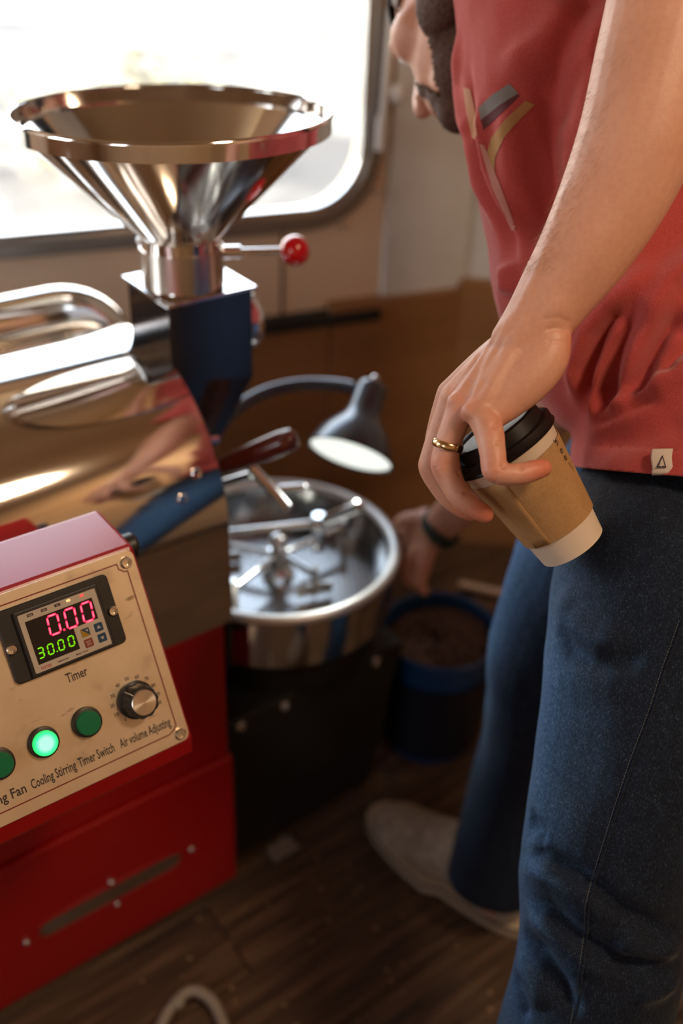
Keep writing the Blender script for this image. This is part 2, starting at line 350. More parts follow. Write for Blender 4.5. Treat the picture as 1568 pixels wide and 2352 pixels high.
# daylight portals in the openings
def portal(name, mw, sx_, sy_):
    l = bpy.data.lights.new(name, 'AREA'); l.shape = 'RECTANGLE'; l.size = sx_; l.size_y = sy_; l.cycles.is_portal = True
    o_ = bpy.data.objects.new(name, l); COL.objects.link(o_); o_.matrix_world = mw
wc = WMAT @ Vector(((WX0+WX1)/2, 0.05, (WZ0+WZ1)/2))
portal('window_daylight', frame_z(wc, WN, (DV.x, DV.y, 0)), WX1-WX0, WZ1-WZ0)
portal('hatch_daylight', frame_z((-1.26, -1.05, 1.375), (0, -1, 0), (1, 0, 0)), 0.48, 0.75)
portal('side_daylight', frame_z((-2.2, 0.35, 1.375), (-1, 0, 0), (0, 1, 0)), 0.7, 0.85)

# warm ceiling lamp of the trailer and the wooden bench on the camera side (both show in the polished drum)
cl = empty('ceiling_lamp', 'round warm ceiling lamp', 'lamp', loc=(0.75, 0.15, 2.1))
mb = MB(); mb.lathe([(0, 0), (0.16, 0), (0.16, -0.02), (0.15, -0.025)], 40); mb.build('lamp_base', M['white'], cl, smooth=40)
mb = MB(); mb.lathe([(0.15, -0.022), (0.13, -0.05), (0.07, -0.065), (0, -0.07)], 40); M['warm_glow'] = emis('warm_lamp_glass', (1.0, 0.72, 0.42), 3.0); mb.build('lamp_glass', M['warm_glow'], cl, smooth=60)
wl = bpy.data.lights.new('ceiling_lamp_light', 'AREA'); wl.shape = 'DISK'; wl.size = 0.3; wl.energy = 7.5; wl.color = (1.0, 0.74, 0.50); wo = bpy.data.objects.new('ceiling_lamp_light', wl); COL.objects.link(wo); wo.location = (0.75, 0.15, 2.02)
bench = empty('wooden_bench', 'pale wooden bench along the hatch wall behind the camera', 'bench', loc=(-0.9, -0.6, 0))
for i in range(4):
    mb = MB(); mb.box((-0.8, -0.34+0.17*i, 0.46), (0.8, -0.175+0.17*i, 0.49)); mb.build('plank', M['birch'], bench, smooth=0, bevel=0.003)
for x in (-0.72, 0.72):
    for y in (-0.28, 0.28):
        mb = MB(); mb.box((x-0.03, y-0.03, 0), (x+0.03, y+0.03, 0.46)); mb.build('leg', M['birch'], bench, smooth=0, bevel=0.003)

# ------------------------------------------------------------------ the coffee roaster (x along the drum, y away from its operator side)
RA = math.radians(38.0)
RM = Matrix.Translation((-0.132, 0.946, 0)) @ Matrix.Rotation(RA, 4, 'Z')
ro = empty('coffee_roaster', 'red steel coffee roasting machine with polished drum and tilted control box', 'coffee machine', mw=RM)
DCY, DCZ, DR = 0.18, 0.61, 0.182
# cabinet: upper and lower bodies of sheet steel
mb = MB(); mb.box((-0.95, 0.0, 0.266), (-0.004, 0.37, 0.485)); cab = mb.build('cabinet', M['red'], ro, smooth=0, bevel=0.003)
mb = MB(); mb.box((-0.95, -0.005, 0.012), (0.0, 0.375, 0.262)); low = mb.build('lower_cabinet', M['red'], ro, smooth=0, bevel=0.003)
for x in (-0.9, -0.05):
    for y in (0.03, 0.33):
        mb = MB(); mb.lathe([(0, 0), (0.022, 0), (0.022, 0.012), (0, 0.012)], 20); mb.build('foot', M['rubber'], ro, loc=(x, y, 0))
for z in (0.46, 0.36, 0.25, 0.04): screw_head(cab if z > 0.3 else low, frame_z((0.0-(0.004 if z > 0.3 else 0), 0.012, z), (1, 0, 0)), 0.006, M['red'], 'bolt')
# oval ventilation slot with perforated mesh and its four rivets
def slot_outline(x0, x1, r, n=10):
    out = []
    for k in range(n+1): a = -PI/2+PI*k/n; out.append((x1-r+r*math.cos(a), r*math.sin(a)))
    for k in range(n+1): a = PI/2+PI*k/n; out.append((x0+r+r*math.cos(a), r*math.sin(a)))
    return out
SV = frame_z((-0.187, -0.0055, 0.121), (0, -1, 0), (1, 0, 0))
mb = MB(); so, si = slot_outline(-0.103, 0.103, 0.0175), slot_outline(-0.100, 0.100, 0.0145)
vs = [(x, y, 0.0) for x, y in so]+[(x, y, 0.0) for x, y in si]+[(x, y, 0.0018) for x, y in so]+[(x, y, 0.0018) for x, y in si]; n = len(so); fs = []
for i in range(n):
    j = (i+1) % n; fs += [(i, j, n+j, n+i), (2*n+i, 3*n+i, 3*n+j, 2*n+j), (i, 2*n+i, 2*n+j, j), (n+i, n+j, 3*n+j, 3*n+i)]
mb.add(vs, fs); mb.build('vent_rim', M['red'], ro, mw=SV, smooth=30)
mb = MB()
for k in range(41):                                                # woven wires of the vent
    x = -0.100+0.005*k; h_ = 0.0138*(1 if abs(x) < 0.086 else math.sqrt(max(0, 1-((abs(x)-0.086)/0.0145)**2))) + 1e-4
    for sgn in (1, -1): mb.tube([(x-h_*0.5*sgn, -h_, 0.0004), (x+h_*0.5*sgn, h_, 0.0004)], 0.0007, 5)
vm = mb.build('vent_wires', M['satin'], ro, mw=SV, smooth=0); vm['kind'] = 'stuff'
mb = MB(); mb.prism(slot_outline(-0.101, 0.101, 0.0155), 0.0001, 0.0003); mb.build('vent_mesh', M['mesh'], ro, mw=SV, smooth=0)
for x, y in ((-0.117, -0.004), (0.117, 0.004), (0.0, 0.024), (0.004, -0.024)): screw_head(ro, SV @ Matrix.Translation((x, y, 0)), 0.0042, M['satin'], 'rivet')
# control box on the operator side
XR = -0.183; T30 = math.radians(30)
prof = [(-0.2444, 0.6035), (-0.2444, 0.583), (-0.004, 0.522), (-0.004, 0.60), (-0.086, 0.7597), (-0.1541, 0.7597)]
mb = MB(); x0, x1 = -0.62, XR+0.0035
n = len(prof); mb.add([(x0, y, z) for y, z in prof]+[(x1, y, z) for y, z in prof], [tuple(range(n)), tuple(range(n, 2*n))[::-1]]+[(i, n+i, n+(i+1) % n, (i+1) % n) for i in range(n)])
box = mb.build('control_box', M['red'], ro, smooth=0, bevel=0.004)
# round black switch with chrome collar on the end of the box
mb = MB(); mb.lathe([(0, 0.0), (0.0125, 0), (0.0125, 0.006), (0, 0.006)], 24); sk = mb.build('side_switch', M['chrome'], ro, mw=frame_z((x1, -0.112, 0.728), (1, 0, 0)), bevel=0.001)
mb = MB(); mb.lathe([(0, 0.006), (0.011, 0.006), (0.012, 0.008), (0.012, 0.018), (0.010, 0.021), (0, 0.021)], 24); mb.build('cap', M['plastic'], sk, smooth=30)
# control panel: x along the box (0 = right edge, negative to the left), y up the slope
PM = Matrix(((1, 0, 0, XR), (0, math.sin(T30), -math.cos(T30), -0.244), (0, math.cos(T30), math.sin(T30), 0.606), (0, 0, 0, 1)))
mb = MB(); mb.prism(rrect(-0.43, -0.001, 0.0, 0.176, 0.007), 0.0, 0.0022)
pan = mb.build('control_panel', M['panel'], ro, mw=PM, smooth=30, bevel=0.0004)
PZ = 0.0023
mb = MB()                                                          # engraved dark red line with notched corners
def pline(pts, wd, z, mb):
    for (xa, ya), (xb, yb) in zip(pts, pts[1:]):
        dx, dy = xb-xa, yb-ya; L = math.hypot(dx, dy); nx, ny = -dy/L*wd/2, dx/L*wd/2; ex, ey = dx/L*wd/2, dy/L*wd/2
        mb.add([(xa-ex+nx, ya-ey+ny, z), (xa-ex-nx, ya-ey-ny, z), (xb+ex-nx, yb+ey-ny, z), (xb+ex+nx, yb+ey+ny, z)], [(0, 1, 2, 3)])
pline([(-0.42, 0.1672), (-0.017, 0.1672), (-0.0165, 0.1625), (-0.0125, 0.159), (-0.0095, 0.1588), (-0.0095, 0.0155), (-0.0125, 0.0125), (-0.0175, 0.0098), (-0.42, 0.0098)][0:9], 0.0011, PZ, mb)
mb.build('border_line', M['redline'], pan, smooth=0)
for x, y in ((-0.0088, 0.166), (-0.0085, 0.0065)):
    s_ = screw_head(pan, Matrix.Translation((x, y, PZ-0.0002)), 0.0052, M['chrome'])
for s_, x0, x1_, y0 in (('Timer', -0.0873, -0.0687, 0.0875), ('Cooling Fan', -0.1905, -0.1448, 0.0170), ('Cooling Stirring', -0.1403, -0.1017, 0.0170), ('Timer Switch', -0.0993, -0.0671, 0.0170), ('Air volume Adjusting', -0.0617, -0.0136, 0.0170)):
    text_mb(s_, x1_-x0, 0.0080, x0, y0, PZ).build('lettering', M['ink'], pan, smooth=0)
mb = MB()
for s_, (x, y) in zip(('0', '10', '20', '30', '40', '50', '60', '70', '80', '90', '100'), [(-0.0505, 0.039), (-0.0564, 0.0460), (-0.0575, 0.0544), (-0.0548, 0.0623), (-0.0481, 0.0690), (-0.0388, 0.0712), (-0.0298, 0.0694), (-0.0222, 0.0645), (-0.0182, 0.0566), (-0.0166, 0.048), (-0.0185, 0.0402)]):
    text_mb(s_, 0.0019*len(s_), 0.0031, x-0.00095*len(s_), y-0.0015, PZ, mb=mb)
mb.build('dial_scale', M['ink'], pan, smooth=0)
# timer
tm = MB(); tm.prism(rrect(-0.1265, 0.1020, -0.0293, 0.1638, 0.0045), 0.0, 0.0042); timer = tm.build('timer', M['plastic'], ro, mw=PM @ Matrix.Translation((0, 0, 0.0022)), smooth=30, bevel=0.0012)
tm = MB(); vs = [(-0.1135, 0.1035), (-0.0412, 0.1035), (-0.0412, 0.1592), (-0.1135, 0.1592)]
tm.prism(vs, 0.003, 0.0085); tm.build('bezel', M['plastic'], timer, smooth=0, bevel=0.0012)
TZ = 0.0086
tm = MB(); tm.prism(rrect(-0.1108, 0.1064, -0.0442, 0.1560, 0.001), TZ-0.0006, TZ+0.0004); tm.build('timer_face', M['face'], timer, smooth=0)
tm = MB(); tm.prism([(-0.1066, 0.1126), (-0.0710, 0.1126), (-0.0710, 0.1307), (-0.0489, 0.1310), (-0.0489, 0.1494), (-0.1066, 0.1494)], TZ+0.0003, TZ+0.0006); tm.build('display', M['lcd'], timer, smooth=0)
def digit(mb, ch, cx, cy, w_, h_, th, z, slant=0.10, core=0):
    segs = {'a': ((-1, 1), (1, 1)), 'b': ((1, 1), (1, 0)), 'c': ((1, 0), (1, -1)), 'd': ((-1, -1), (1, -1)), 'e': ((-1, 0), (-1, -1)), 'f': ((-1, 1), (-1, 0)), 'g': ((-1, 0), (1, 0))}
    for sname in {'0': 'abcdef', '3': 'abcdg'}[ch]:
        (xa, ya), (xb, yb) = segs[sname]
        A_ = Vector((xa*w_/2, ya*h_/2)); B_ = Vector((xb*w_/2, yb*h_/2)); d_ = (B_-A_).normalized(); A_ = A_+d_*th*(0.62+core); B_ = B_-d_*th*(0.62+core); n_ = Vector((-d_.y, d_.x))*th/2*(0.42 if core else 1)
        pts = [A_-d_*th*0.45, A_+n_, B_+n_, B_+d_*th*0.45, B_-n_, A_-n_]
        mb.prism([(cx+p.x+p.y*slant, cy+p.y) for p in pts], z, z+0.0002+(0.0001 if core else 0))
DZ = TZ+0.0006; tm = MB(); tcore = MB()
for x in (-0.0852, -0.0705, -0.0560): digit(tm, '0', x, 0.1394, 0.0086, 0.0155, 0.0019, DZ, 0.08); digit(tcore, '0', x, 0.1394, 0.0086, 0.0155, 0.0019, DZ+0.0002, 0.08, 0.5)
tm.prism([(-0.0785+0.0011*math.cos(a*PI/4), 0.1322+0.0011*math.sin(a*PI/4)) for a in range(8)], DZ, DZ+0.0002)
tm.build('red_digits', M['seg_red'], timer, smooth=0); tcore.build('red_digit_filaments', M['seg_redcore'], timer, smooth=0)
tm = MB()
for ch, x in (('3', -0.1021), ('0', -0.0938), ('0', -0.0848), ('0', -0.0760)): digit(tm, ch, x, 0.1213, 0.0044, 0.0082, 0.0012, DZ, 0.08)
tm.prism([(-0.0894+0.0006*math.cos(a*PI/4), 0.1176+0.0006*math.sin(a*PI/4)) for a in range(8)], DZ, DZ+0.0002)
tm.build('green_digits', M['seg_green'], timer, smooth=0)
for x, mm in ((-0.0681, 'led_orange'), (-0.0563, 'led_red')):
    tm = MB(); tm.prism(rrect(x-0.0017, 0.1527, x+0.0017, 0.1548, 0.0006, 3), TZ+0.0003, TZ+0.0006); tm.build('indicator', M[mm], timer, smooth=0)
tm = MB()
for x, s_ in ((-0.1009, 'Out2'), (-0.0891, 'Out1'), (-0.0777, 'AL')):
    tm.prism(rrect(x-0.0026, 0.1522, x+0.0026, 0.1546, 0.0004, 2), TZ+0.0003, TZ+0.0005)
tm.build('output_marks', M['ink'], timer, smooth=0)
tm = MB()
for x, s_ in ((-0.1009, 'Out2'), (-0.0891, 'Out1'), (-0.0777, 'AL')): text_mb(s_, 0.0007*len(s_)+0.0006, 0.0013, x-(0.0007*len(s_)+0.0006)/2, 0.1527, TZ+0.0007, mb=tm)
tm.build('output_lettering', M['face'], timer, smooth=0)
for i, (x, y) in enumerate(((-0.0627, 0.1238), (-0.0509, 0.1239), (-0.0506, 0.1145), (-0.0626, 0.1145))):
    tm = MB(); tm.prism(rrect(x-0.0036, y-0.0036, x+0.0036, y+0.0036, 0.0008, 3), TZ+0.0002, TZ+0.0010); k_ = tm.build('key', M[('keyyellow', 'keyblue', 'keyblue', 'keyred')[i]], timer, smooth=0, bevel=0.0002)
    k_['label'] = ('yellow and blue mode key', 'blue key with up arrow', 'blue key with down arrow', 'brick red reset key')[i]
    tm = MB(); z = TZ+0.00105
    if i == 0: tm.add([(x-0.0034, y+0.0034, z), (x+0.0034, y-0.0034, z), (x+0.0034, y+0.0034, z)], [(0, 1, 2)]); tm.build('key_corner', M['keyblue'], timer, smooth=0); tm = MB(); tm.add([(x+0.0002, y+0.0022, z+0.0001), (x+0.0020, y-0.0002, z+0.0001), (x+0.0024, y+0.0022, z+0.0001)], [(0, 1, 2)])
    if i == 1: tm.add([(x-0.0017, y-0.0010, z), (x+0.0017, y-0.0010, z), (x, y+0.0018, z)], [(0, 1, 2)])
    if i == 2: tm.add([(x-0.0017, y+0.0010, z), (x+0.0017, y+0.0010, z), (x, y-0.0018, z)], [(0, 1, 2)])
    if i == 3: text_mb('RST', 0.0042, 0.0016, x-0.0021, y+0.0004, z, mb=tm); text_mb('SET', 0.0042, 0.0016, x-0.0021, y-0.0020, z, mb=tm)
    tm.build('key_mark', M['face'], timer, smooth=0)
tm = MB(); text_mb('FOTEK', 0.0090, 0.0024, -0.1056, 0.1078, TZ+0.0005, mb=tm); tm.build('red_lettering', M['inkred'], timer, smooth=0)
tm = MB(); text_mb('TMP60-4D', 0.0096, 0.0015, -0.0917, 0.1083, TZ+0.0005, mb=tm); text_mb('Multi Timer', 0.0112, 0.0015, -0.0757, 0.1083, TZ+0.0005, mb=tm); tm.build('black_lettering', M['ink'], timer, smooth=0)
for x in (-0.1219, -0.0339): screw_head(timer, Matrix.Translation((x, 0.1316, 0.0042)), 0.0044, M['chrome'])
# push buttons, middle one lit
for i, (x, y) in enumerate(((-0.1585, 0.0484), (-0.1207, 0.0499), (-0.0826, 0.0508))):
    bmw = PM @ Matrix.Translation((x, y, 0.0022))
    mb = MB(); mb.lathe([(0.0130, 0), (0.0130, 0.0012), (0.0122, 0.0026), (0.0122, 0.0052), (0.0104, 0.0056), (0.0104, 0.0020)], 40); pb = mb.build('push_button', M['plastic'], ro, mw=bmw, smooth=40)
    mb = MB(); mb.lathe([(0.0104, 0.0020), (0.0104, 0.0072), (0.0096, 0.0083), (0.0, 0.0086)], 40); lens = mb.build('lens', M['green_on' if i == 1 else 'green_off'], pb, smooth=40)
    pb['label'] = ('dark green push button at panel edge', 'lit bright green push button', 'unlit dark green push button')[i]
# dial
mb = MB(); n = 60; prof_ = []
R0 = 0.0165
vs = []; fs = []
levels = [(1.0, 0.0), (1.0, 0.004), (0.86, 0.0052), (0.84, 0.0185), (0.78, 0.0200)]
for (k, z) in levels:
    for i in range(n):
        a = 2*PI*i/n; r = R0*k*(1+(0.035*math.cos(10*a) if z > 0.0045 else 0)); vs.append((r*math.cos(a), r*math.sin(a), z))
for j in range(len(levels)-1): fs += [(j*n+i, j*n+(i+1) % n, (j+1)*n+(i+1) % n, (j+1)*n+i) for i in range(n)]
fs += [tuple((len(levels)-1)*n+i for i in range(n)), tuple(range(n))[::-1]]
mb.add(vs, fs); KM = PM @ Matrix.Translation((-0.0372, 0.0516, 0.0022)); knob = mb.build('dial', M['plastic'], ro, mw=KM, smooth=40)
mb = MB(); mb.lathe([(0.0110, 0.0196), (0.0110, 0.0212), (0.0104, 0.0218), (0, 0.0218)], 48); mcap = M['capm'] = mat('spun_aluminium', (0.80, 0.74, 0.66), 0.28, 1.0, Anisotropic=0.8); cap = mb.build('dial_cap', mcap, knob, smooth=40)
mb = MB(); mb.box((-0.0003, 0.0112, 0.006), (0.0003, 0.0142, 0.0205)); mb.build('pointer', M['white'], knob, smooth=0, mw=Matrix.Rotation(math.radians(38), 4, 'Z'))

# drum jacket: mirror steel arch, straight skirts down to the cabinet
def arch(r, zb, n=64):
    pts = [(DCY-r, zb)]+[(DCY-r*math.cos(PI*i/n), DCZ+r*math.sin(PI*i/n)) for i in range(n+1)]+[(DCY+r, zb)]
    return pts
mb = MB(); ao = arch(DR, 0.487); ai = arch(DR-0.003, 0.487); n = len(ao); lp = ao+ai[::-1]; nn2 = len(lp); xs = [-0.93, -0.6, -0.3, 0.006]
vs = [(x, y, z) for x in xs for y, z in lp]; fs = [(j*nn2+i, j*nn2+(i+1) % nn2, (j+1)*nn2+(i+1) % nn2, (j+1)*nn2+i) for j in range(len(xs)-1) for i in range(nn2)]
for e0, fl2 in ((0, 1), (len(xs)-1, -1)):
    for i in range(n-1): fs.append(tuple(e0*nn2+k for k in (i, i+1, nn2-2-i, nn2-1-i))[::fl2])
mb.add(vs, fs); jk = mb.build('drum_jacket', M['mirror'], ro, smooth=35)
for ang, x in ((27, -0.022), (20, -0.045)):
    a = math.radians(180-ang); p = (x, DCY+DR*math.cos(a), DCZ+DR*math.sin(a)); screw_head(jk, frame_z(p, (0, math.cos(a), math.sin(a))), 0.006, M['chrome'], 'bolt')
# dark inner ring, then the cast front plate
def plate(mb, r, zb, xa, xb):
    a_ = arch(r, zb); n = len(a_)
    mb.add([(xa, y, z) for y, z in a_]+[(xb, y, z) for y, z in a_], [tuple(range(n))[::-1], tuple(range(n, 2*n))]+[(i, (i+1) % n, n+(i+1) % n, n+i) for i in range(n)])
mb = MB(); plate(mb, DR-0.004, 0.487, -0.93, 0.003); mb.build('drum_shell', M['black'], ro, smooth=40)
mb = MB(); plate(mb, DR-0.012, 0.40, 0.004, 0.014); mb.build('front_plate', M['cast'], ro, smooth=40, bevel=0.003)
mb = MB(); mb.lathe([(0, 0), (0.09, 0), (0.085, 0.016), (0.07, 0.022), (0, 0.024)], 48); mb.build('front_door', M['black_gloss'], ro, mw=frame_z((0.014, DCY, 0.60), (1, 0, 0)), smooth=40)
# feed box with its top flange, hand wheel and slide lever
mb = MB(); BX0, BX1, BY0, BY1 = 0.002, 0.108, 0.105, 0.205
mb.add([(BX0, BY0, 0.849), (BX1, BY0, 0.849), (BX1, BY1, 0.849), (BX0, BY1, 0.849), (BX0, BY0, 0.76), (BX1, BY0, 0.74), (BX1, BY1, 0.74), (BX0, BY1, 0.76), (0.022, BY0+0.006, 0.668), (0.060, BY0+0.006, 0.658), (0.060, BY1-0.006, 0.658), (0.022, BY1-0.006, 0.668)],
       [(0, 1, 2, 3), (0, 4, 5, 1), (1, 5, 6, 2), (2, 6, 7, 3), (3, 7, 4, 0), (4, 8, 9, 5), (5, 9, 10, 6), (6, 10, 11, 7), (7, 11, 8, 4), (8, 11, 10, 9)])
fb = mb.build('feed_box', M['black_gloss'], ro, smooth=0, bevel=0.002)
mb = MB(); mb.box((BX0-0.004, BY0-0.004, 0.849), (BX1+0.004, BY1+0.004, 0.853)); mb.build('flange', M['chrome'], ro, smooth=0, bevel=0.001)
mb = MB(); mb.tube([(0.022, 0.10, 0.675), (0.022, 0.086, 0.675)], 0.006, 12); mb.tube([(0.006, 0.088, 0.690), (0.045, 0.088, 0.682)], 0.006, 12); mb.build('flap_pin', M['chrome'], ro, smooth=40)
mb = MB(); mb.lathe([(0, 0), (0.030, 0), (0.036, 0.004), (0.038, 0.012), (0.034, 0.022), (0.020, 0.030), (0, 0.032)], 40); mb.build('round_cover', M['chrome'], ro, mw=frame_z((BX1+0.001, 0.150, 0.795), (1, 0, 0)), smooth=40)
# hopper
rc, nc = Vector((0.045, 0.154, 1.038)), Vector((0.044, 0.147, 0.853))
hz = (rc-nc).normalized(); HM = frame_z(nc, hz, (1, 0, 0)); L = (rc-nc).length
mb = MB(); mb.lathe([(0.0445, 0.002), (0.0445, 0.056), (0.048, 0.060), (0.156, L-0.019), (0.164, L-0.018), (0.164, L), (0.1615, L), (0.1615, L-0.016), (0.153, L-0.017), (0.046, 0.058), (0.0425, 0.054), (0.0425, 0.002)], 96)
hp = mb.build('hopper', M['steel'], ro, mw=HM, smooth=30)
mb = MB(); mb.lathe([(0.1615, L-0.001), (0.1635, L+0.0012), (0.1655, L-0.001), (0.1655, L-0.003), (0.1615, L-0.003), (0.1615, L-0.001)], 96); mb.build('hopper_rim', M['chrome'], hp, smooth=60)
mb = MB(); mb.lathe([(0.0445, 0.004), (0.0460, 0.004), (0.0460, 0.044), (0.0445, 0.044)], 64); mb.build('neck_sleeve', M['satin'], hp, smooth=40)
for a in (-55, 5, 150): s_ = screw_head(hp, Matrix.Rotation(math.radians(a), 4, 'Z') @ frame_z((0.0455, 0, 0.050), (1, 0, 0)), 0.004, M['chrome'], 'bolt')
lv0, lv1 = Vector((0.085, 0.142, 0.885)), Vector((0.150, 0.102, 0.887))
mb = MB(); mb.tube([lv0, lv0.lerp(lv1, 0.35)], 0.0075, 14); mb.tube([lv0.lerp(lv1, 0.35), lv1], 0.0042, 12); lev = mb.build('slide_lever', M['chrome'], ro, smooth=40)
mb = MB(); mb.sphere(lv1+(lv1-lv0).normalized()*0.011, 0.0172, 28); mb.build('ball_knob', M['redball'], lev, smooth=80)
# the exhaust pipe behind the drum
mb = MB(); pts = [(-1.0, 0.325, 0.774), (-0.045, 0.325, 0.774)]+[(-0.045+0.075*math.sin(a), 0.325-0.0*a, 0.699+0.075*math.cos(a)) for a in [PI/2*i/10 for i in range(1, 11)]]+[(0.030, 0.325, 0.60)]
mb.tube(pts, 0.0355, 32); pipe = mb.build('exhaust_pipe', M['steel'], ro, smooth=40)
# cooling tray
TC = Vector((0.172, 0.148, 0)); TR = 0.163; TZT = 0.447
mb = MB(); mb.lathe([(TR-0.003, TZT-0.055), (TR-0.003, TZT-0.004), (TR-0.001, TZT+0.0005), (TR+0.001, TZT-0.010), (TR+0.001, TZT-0.085), (TR-0.02, TZT-0.098), (TR-0.03, TZT-0.098)], 96)
tr = mb.build('cooling_tray', M['tray_steel'], ro, loc=TC, smooth=40)
M['tray_rim'] = mat('satin_rolled_rim', (0.70, 0.68, 0.65), 0.42, 0.6); mb = MB(); mb.lathe([(TR-0.006, TZT-0.004), (TR-0.005, TZT+0.001), (TR-0.001, TZT+0.004), (TR+0.004, TZT+0.0045), (TR+0.009, TZT+0.002), (TR+0.0105, TZT-0.003), (TR+0.009, TZT-0.008), (TR+0.002, TZT-0.010), (TR-0.006, TZT-0.004)], 96); mb.build('tray_rim', M['tray_rim'], tr, smooth=60)
mb = MB(); mb.lathe([(0, TZT-0.056), (TR-0.002, TZT-0.056), (TR-0.002, TZT-0.0545), (0, TZT-0.0545)], 96); M['sieve'] = mat('sieve_steel', (0.34, 0.33, 0.33), 0.22, 1.0); mb.build('sieve_plate', M['sieve'], tr, smooth=0)
m = M['holes'] = M['black']
mb = MB()                                                         # perforation of the sieve, flat black faces painting the dark of the holes
k = 0
for i in range(-30, 31):
    for j in range(-30, 31):
        x, y = i*0.0095+(j % 2)*0.00475, j*0.0082
        if x*x+y*y < (TR-0.008)**2 and x*x+y*y > 0.02**2:
            mb.add([(x+0.0021*math.cos(q*PI/3), y+0.0021*math.sin(q*PI/3), TZT-0.0542) for q in range(6)], [(0, 1, 2, 3, 4, 5)])
hs = mb.build('sieve_holes', M['black'], tr, smooth=0); hs['kind'] = 'stuff'
mb = MB(); mb.lathe([(0, TZT-0.055), (0.024, TZT-0.055), (0.022, TZT-0.045), (0.013, TZT-0.038), (0.013, TZT-0.008), (0.0, TZT-0.006)], 28); hub = mb.build('stirrer_hub', M['chrome'], tr, smooth=40)
mb = MB(); mb.sphere((0, 0, TZT+0.004), 0.014, 20); mb.build('hub_nut', M['chrome'], hub, smooth=80)
def stirrer(a0, ln, zoff, blade):
    mb = MB(); ca, sa = math.cos(a0), math.sin(a0); z = TZT-0.018+zoff
    mb.tube([(0.006*ca, 0.006*sa, z), (ln*ca, ln*sa, z)], 0.0052, 12); arm = mb.build('stirring_arm', M['chrome'], hub, smooth=40)
    mb = MB(); bx = ln*0.98
    q = Matrix.Translation((bx*ca, bx*sa, z)) @ Matrix.Rotation(a0+blade, 4, 'Z')
    mb.tube([q @ Vector((0, -0.001, 0.012)), q @ Vector((0, 0, -0.034))], 0.0052, 12)
    mb.box((-0.026, -0.0015, -0.034), (0.026, 0.0015, -0.016), q); mb.build('stirring_blade', M['satin'], hub, smooth=30)
stirrer(math.radians(2), 0.12, 0.0, 0.9); stirrer(math.radians(128), 0.085, 0.0, 0.5); stirrer(math.radians(-80), 0.075, 0.004, 1.1); stirrer(math.radians(200), 0.10, 0.002, 0.6)
# horizontal rod with its block and the paddle lever across the tray
def P2(px, py, t): return RM.inverted() @ at(px, py, t)
r0_, r1_, r2_ = P2(536, 1222, 1.40), P2(732, 1200, 1.40), P2(822, 1162, 1.36)
mb = MB(); mb.tube([r0_-(r1_-r0_)*0.5, r1_], 0.0055, 14); rod = mb.build('tray_gate_rod', M['chrome'], ro, smooth=40)
mb = MB(); mb.sphere(r1_, 0.012, 20, (1.3, 1, 1)); mb.tube([r1_+Vector((0, 0, 0.012)), r1_-Vector((0, 0, 0.045))], 0.009, 14); mb.build('rod_block', M['chrome'], ro, smooth=60)
mb = MB(); mb.tube([r1_, r1_.lerp(r2_, 0.5), r2_], [0.007, 0.009, 0.0095], 16); mb.sphere(r2_, 0.0095, 16); mb.build('gate_handle', M['chrome'], ro, smooth=60)
# discharge handle of dark wood and T lever on the front plate
h0, h1 = P2(470, 1088, 1.22), P2(682, 1003, 1.18)
mb = MB(); mb.tube([h0-(h1-h0)*0.25, h0.lerp(h1, 0.18)], 0.007, 14); hd = mb.build('discharge_handle', M['chrome'], ro, smooth=40)
mb = MB(); mb.tube([h0.lerp(h1, k) for k in (0.14, 0.2, 0.35, 0.6, 0.85, 0.96, 1.0)], [0.0085, 0.0105, 0.0125, 0.0145, 0.0150, 0.0125, 0.005], 24); mb.build('wooden_grip', M['handlewood'], hd, smooth=60)
q0, q1, q2_, q3 = P2(480, 1120, 1.24), P2(577, 1090, 1.22), P2(573, 1068, 1.21), P2(655, 1163, 1.23)
mb = MB(); mb.tube([q0-(q1-q0)*0.3, q1], 0.0055, 12); tl = mb.build('t_lever', M['chrome'], ro, smooth=40)
mb = MB(); mb.tube([q2_, q3], 0.0068, 14); mb.sphere(q2_, 0.0068, 12); mb.sphere(q3, 0.0068, 12); mb.build('crossbar', M['chrome'], tl, smooth=60)
mb = MB(); g0, g1 = P2(640, 1122, 1.3), P2(695, 1118, 1.3); mb.tube([g0, g1], 0.0050, 12); mb.sphere(g1, 0.005, 12); mb.build('small_lever', M['chrome'], ro, smooth=60)
# bean chute and round cover under the tray lip, base of the cooling unit
mb = MB(); mb.lathe([(0, 0.258), (0.120, 0.258), (0.128, 0.268), (0.14, 0.30), (0.14, 0.348), (0, 0.348)], 64); mb.build('fan_housing', M['cast'], ro, loc=TC, smooth=40)
mb = MB(); mb.box((0.008, 0.022, 0.2565), (0.312, 0.30, 0.29)); bp = mb.build('bracket_plate', M['cast'], ro, smooth=0, bevel=0.003)
for x, z in ((0.100, 0.276), (0.03, 0.276), (0.26, 0.276)): screw_head(bp, frame_z((x, 0.022, z), (0, -1, 0)), 0.008, M['chrome'], 'bolt')
mb = MB(); mb.add([(0.012, 0.02, 0.012), (0.275, 0.03, 0.012), (0.275, 0.29, 0.012), (0.012, 0.29, 0.012), (0.006, 0.026, 0.256), (0.31, 0.026, 0.256), (0.31, 0.30, 0.256), (0.006, 0.30, 0.256)], [(0, 3, 2, 1), (4, 5, 6, 7), (0, 1, 5, 4), (1, 2, 6, 5), (2, 3, 7, 6), (3, 0, 4, 7)])
mb.build('cooling_base', M['black'], ro, smooth=0, bevel=0.004)
for x in (0.035, 0.255):
    for y in (0.05, 0.26):
        mb = MB(); mb.lathe([(0, 0), (0.018, 0), (0.018, 0.012), (0, 0.012)], 16); mb.build('foot', M['rubber'], ro, loc=(x, y, 0))

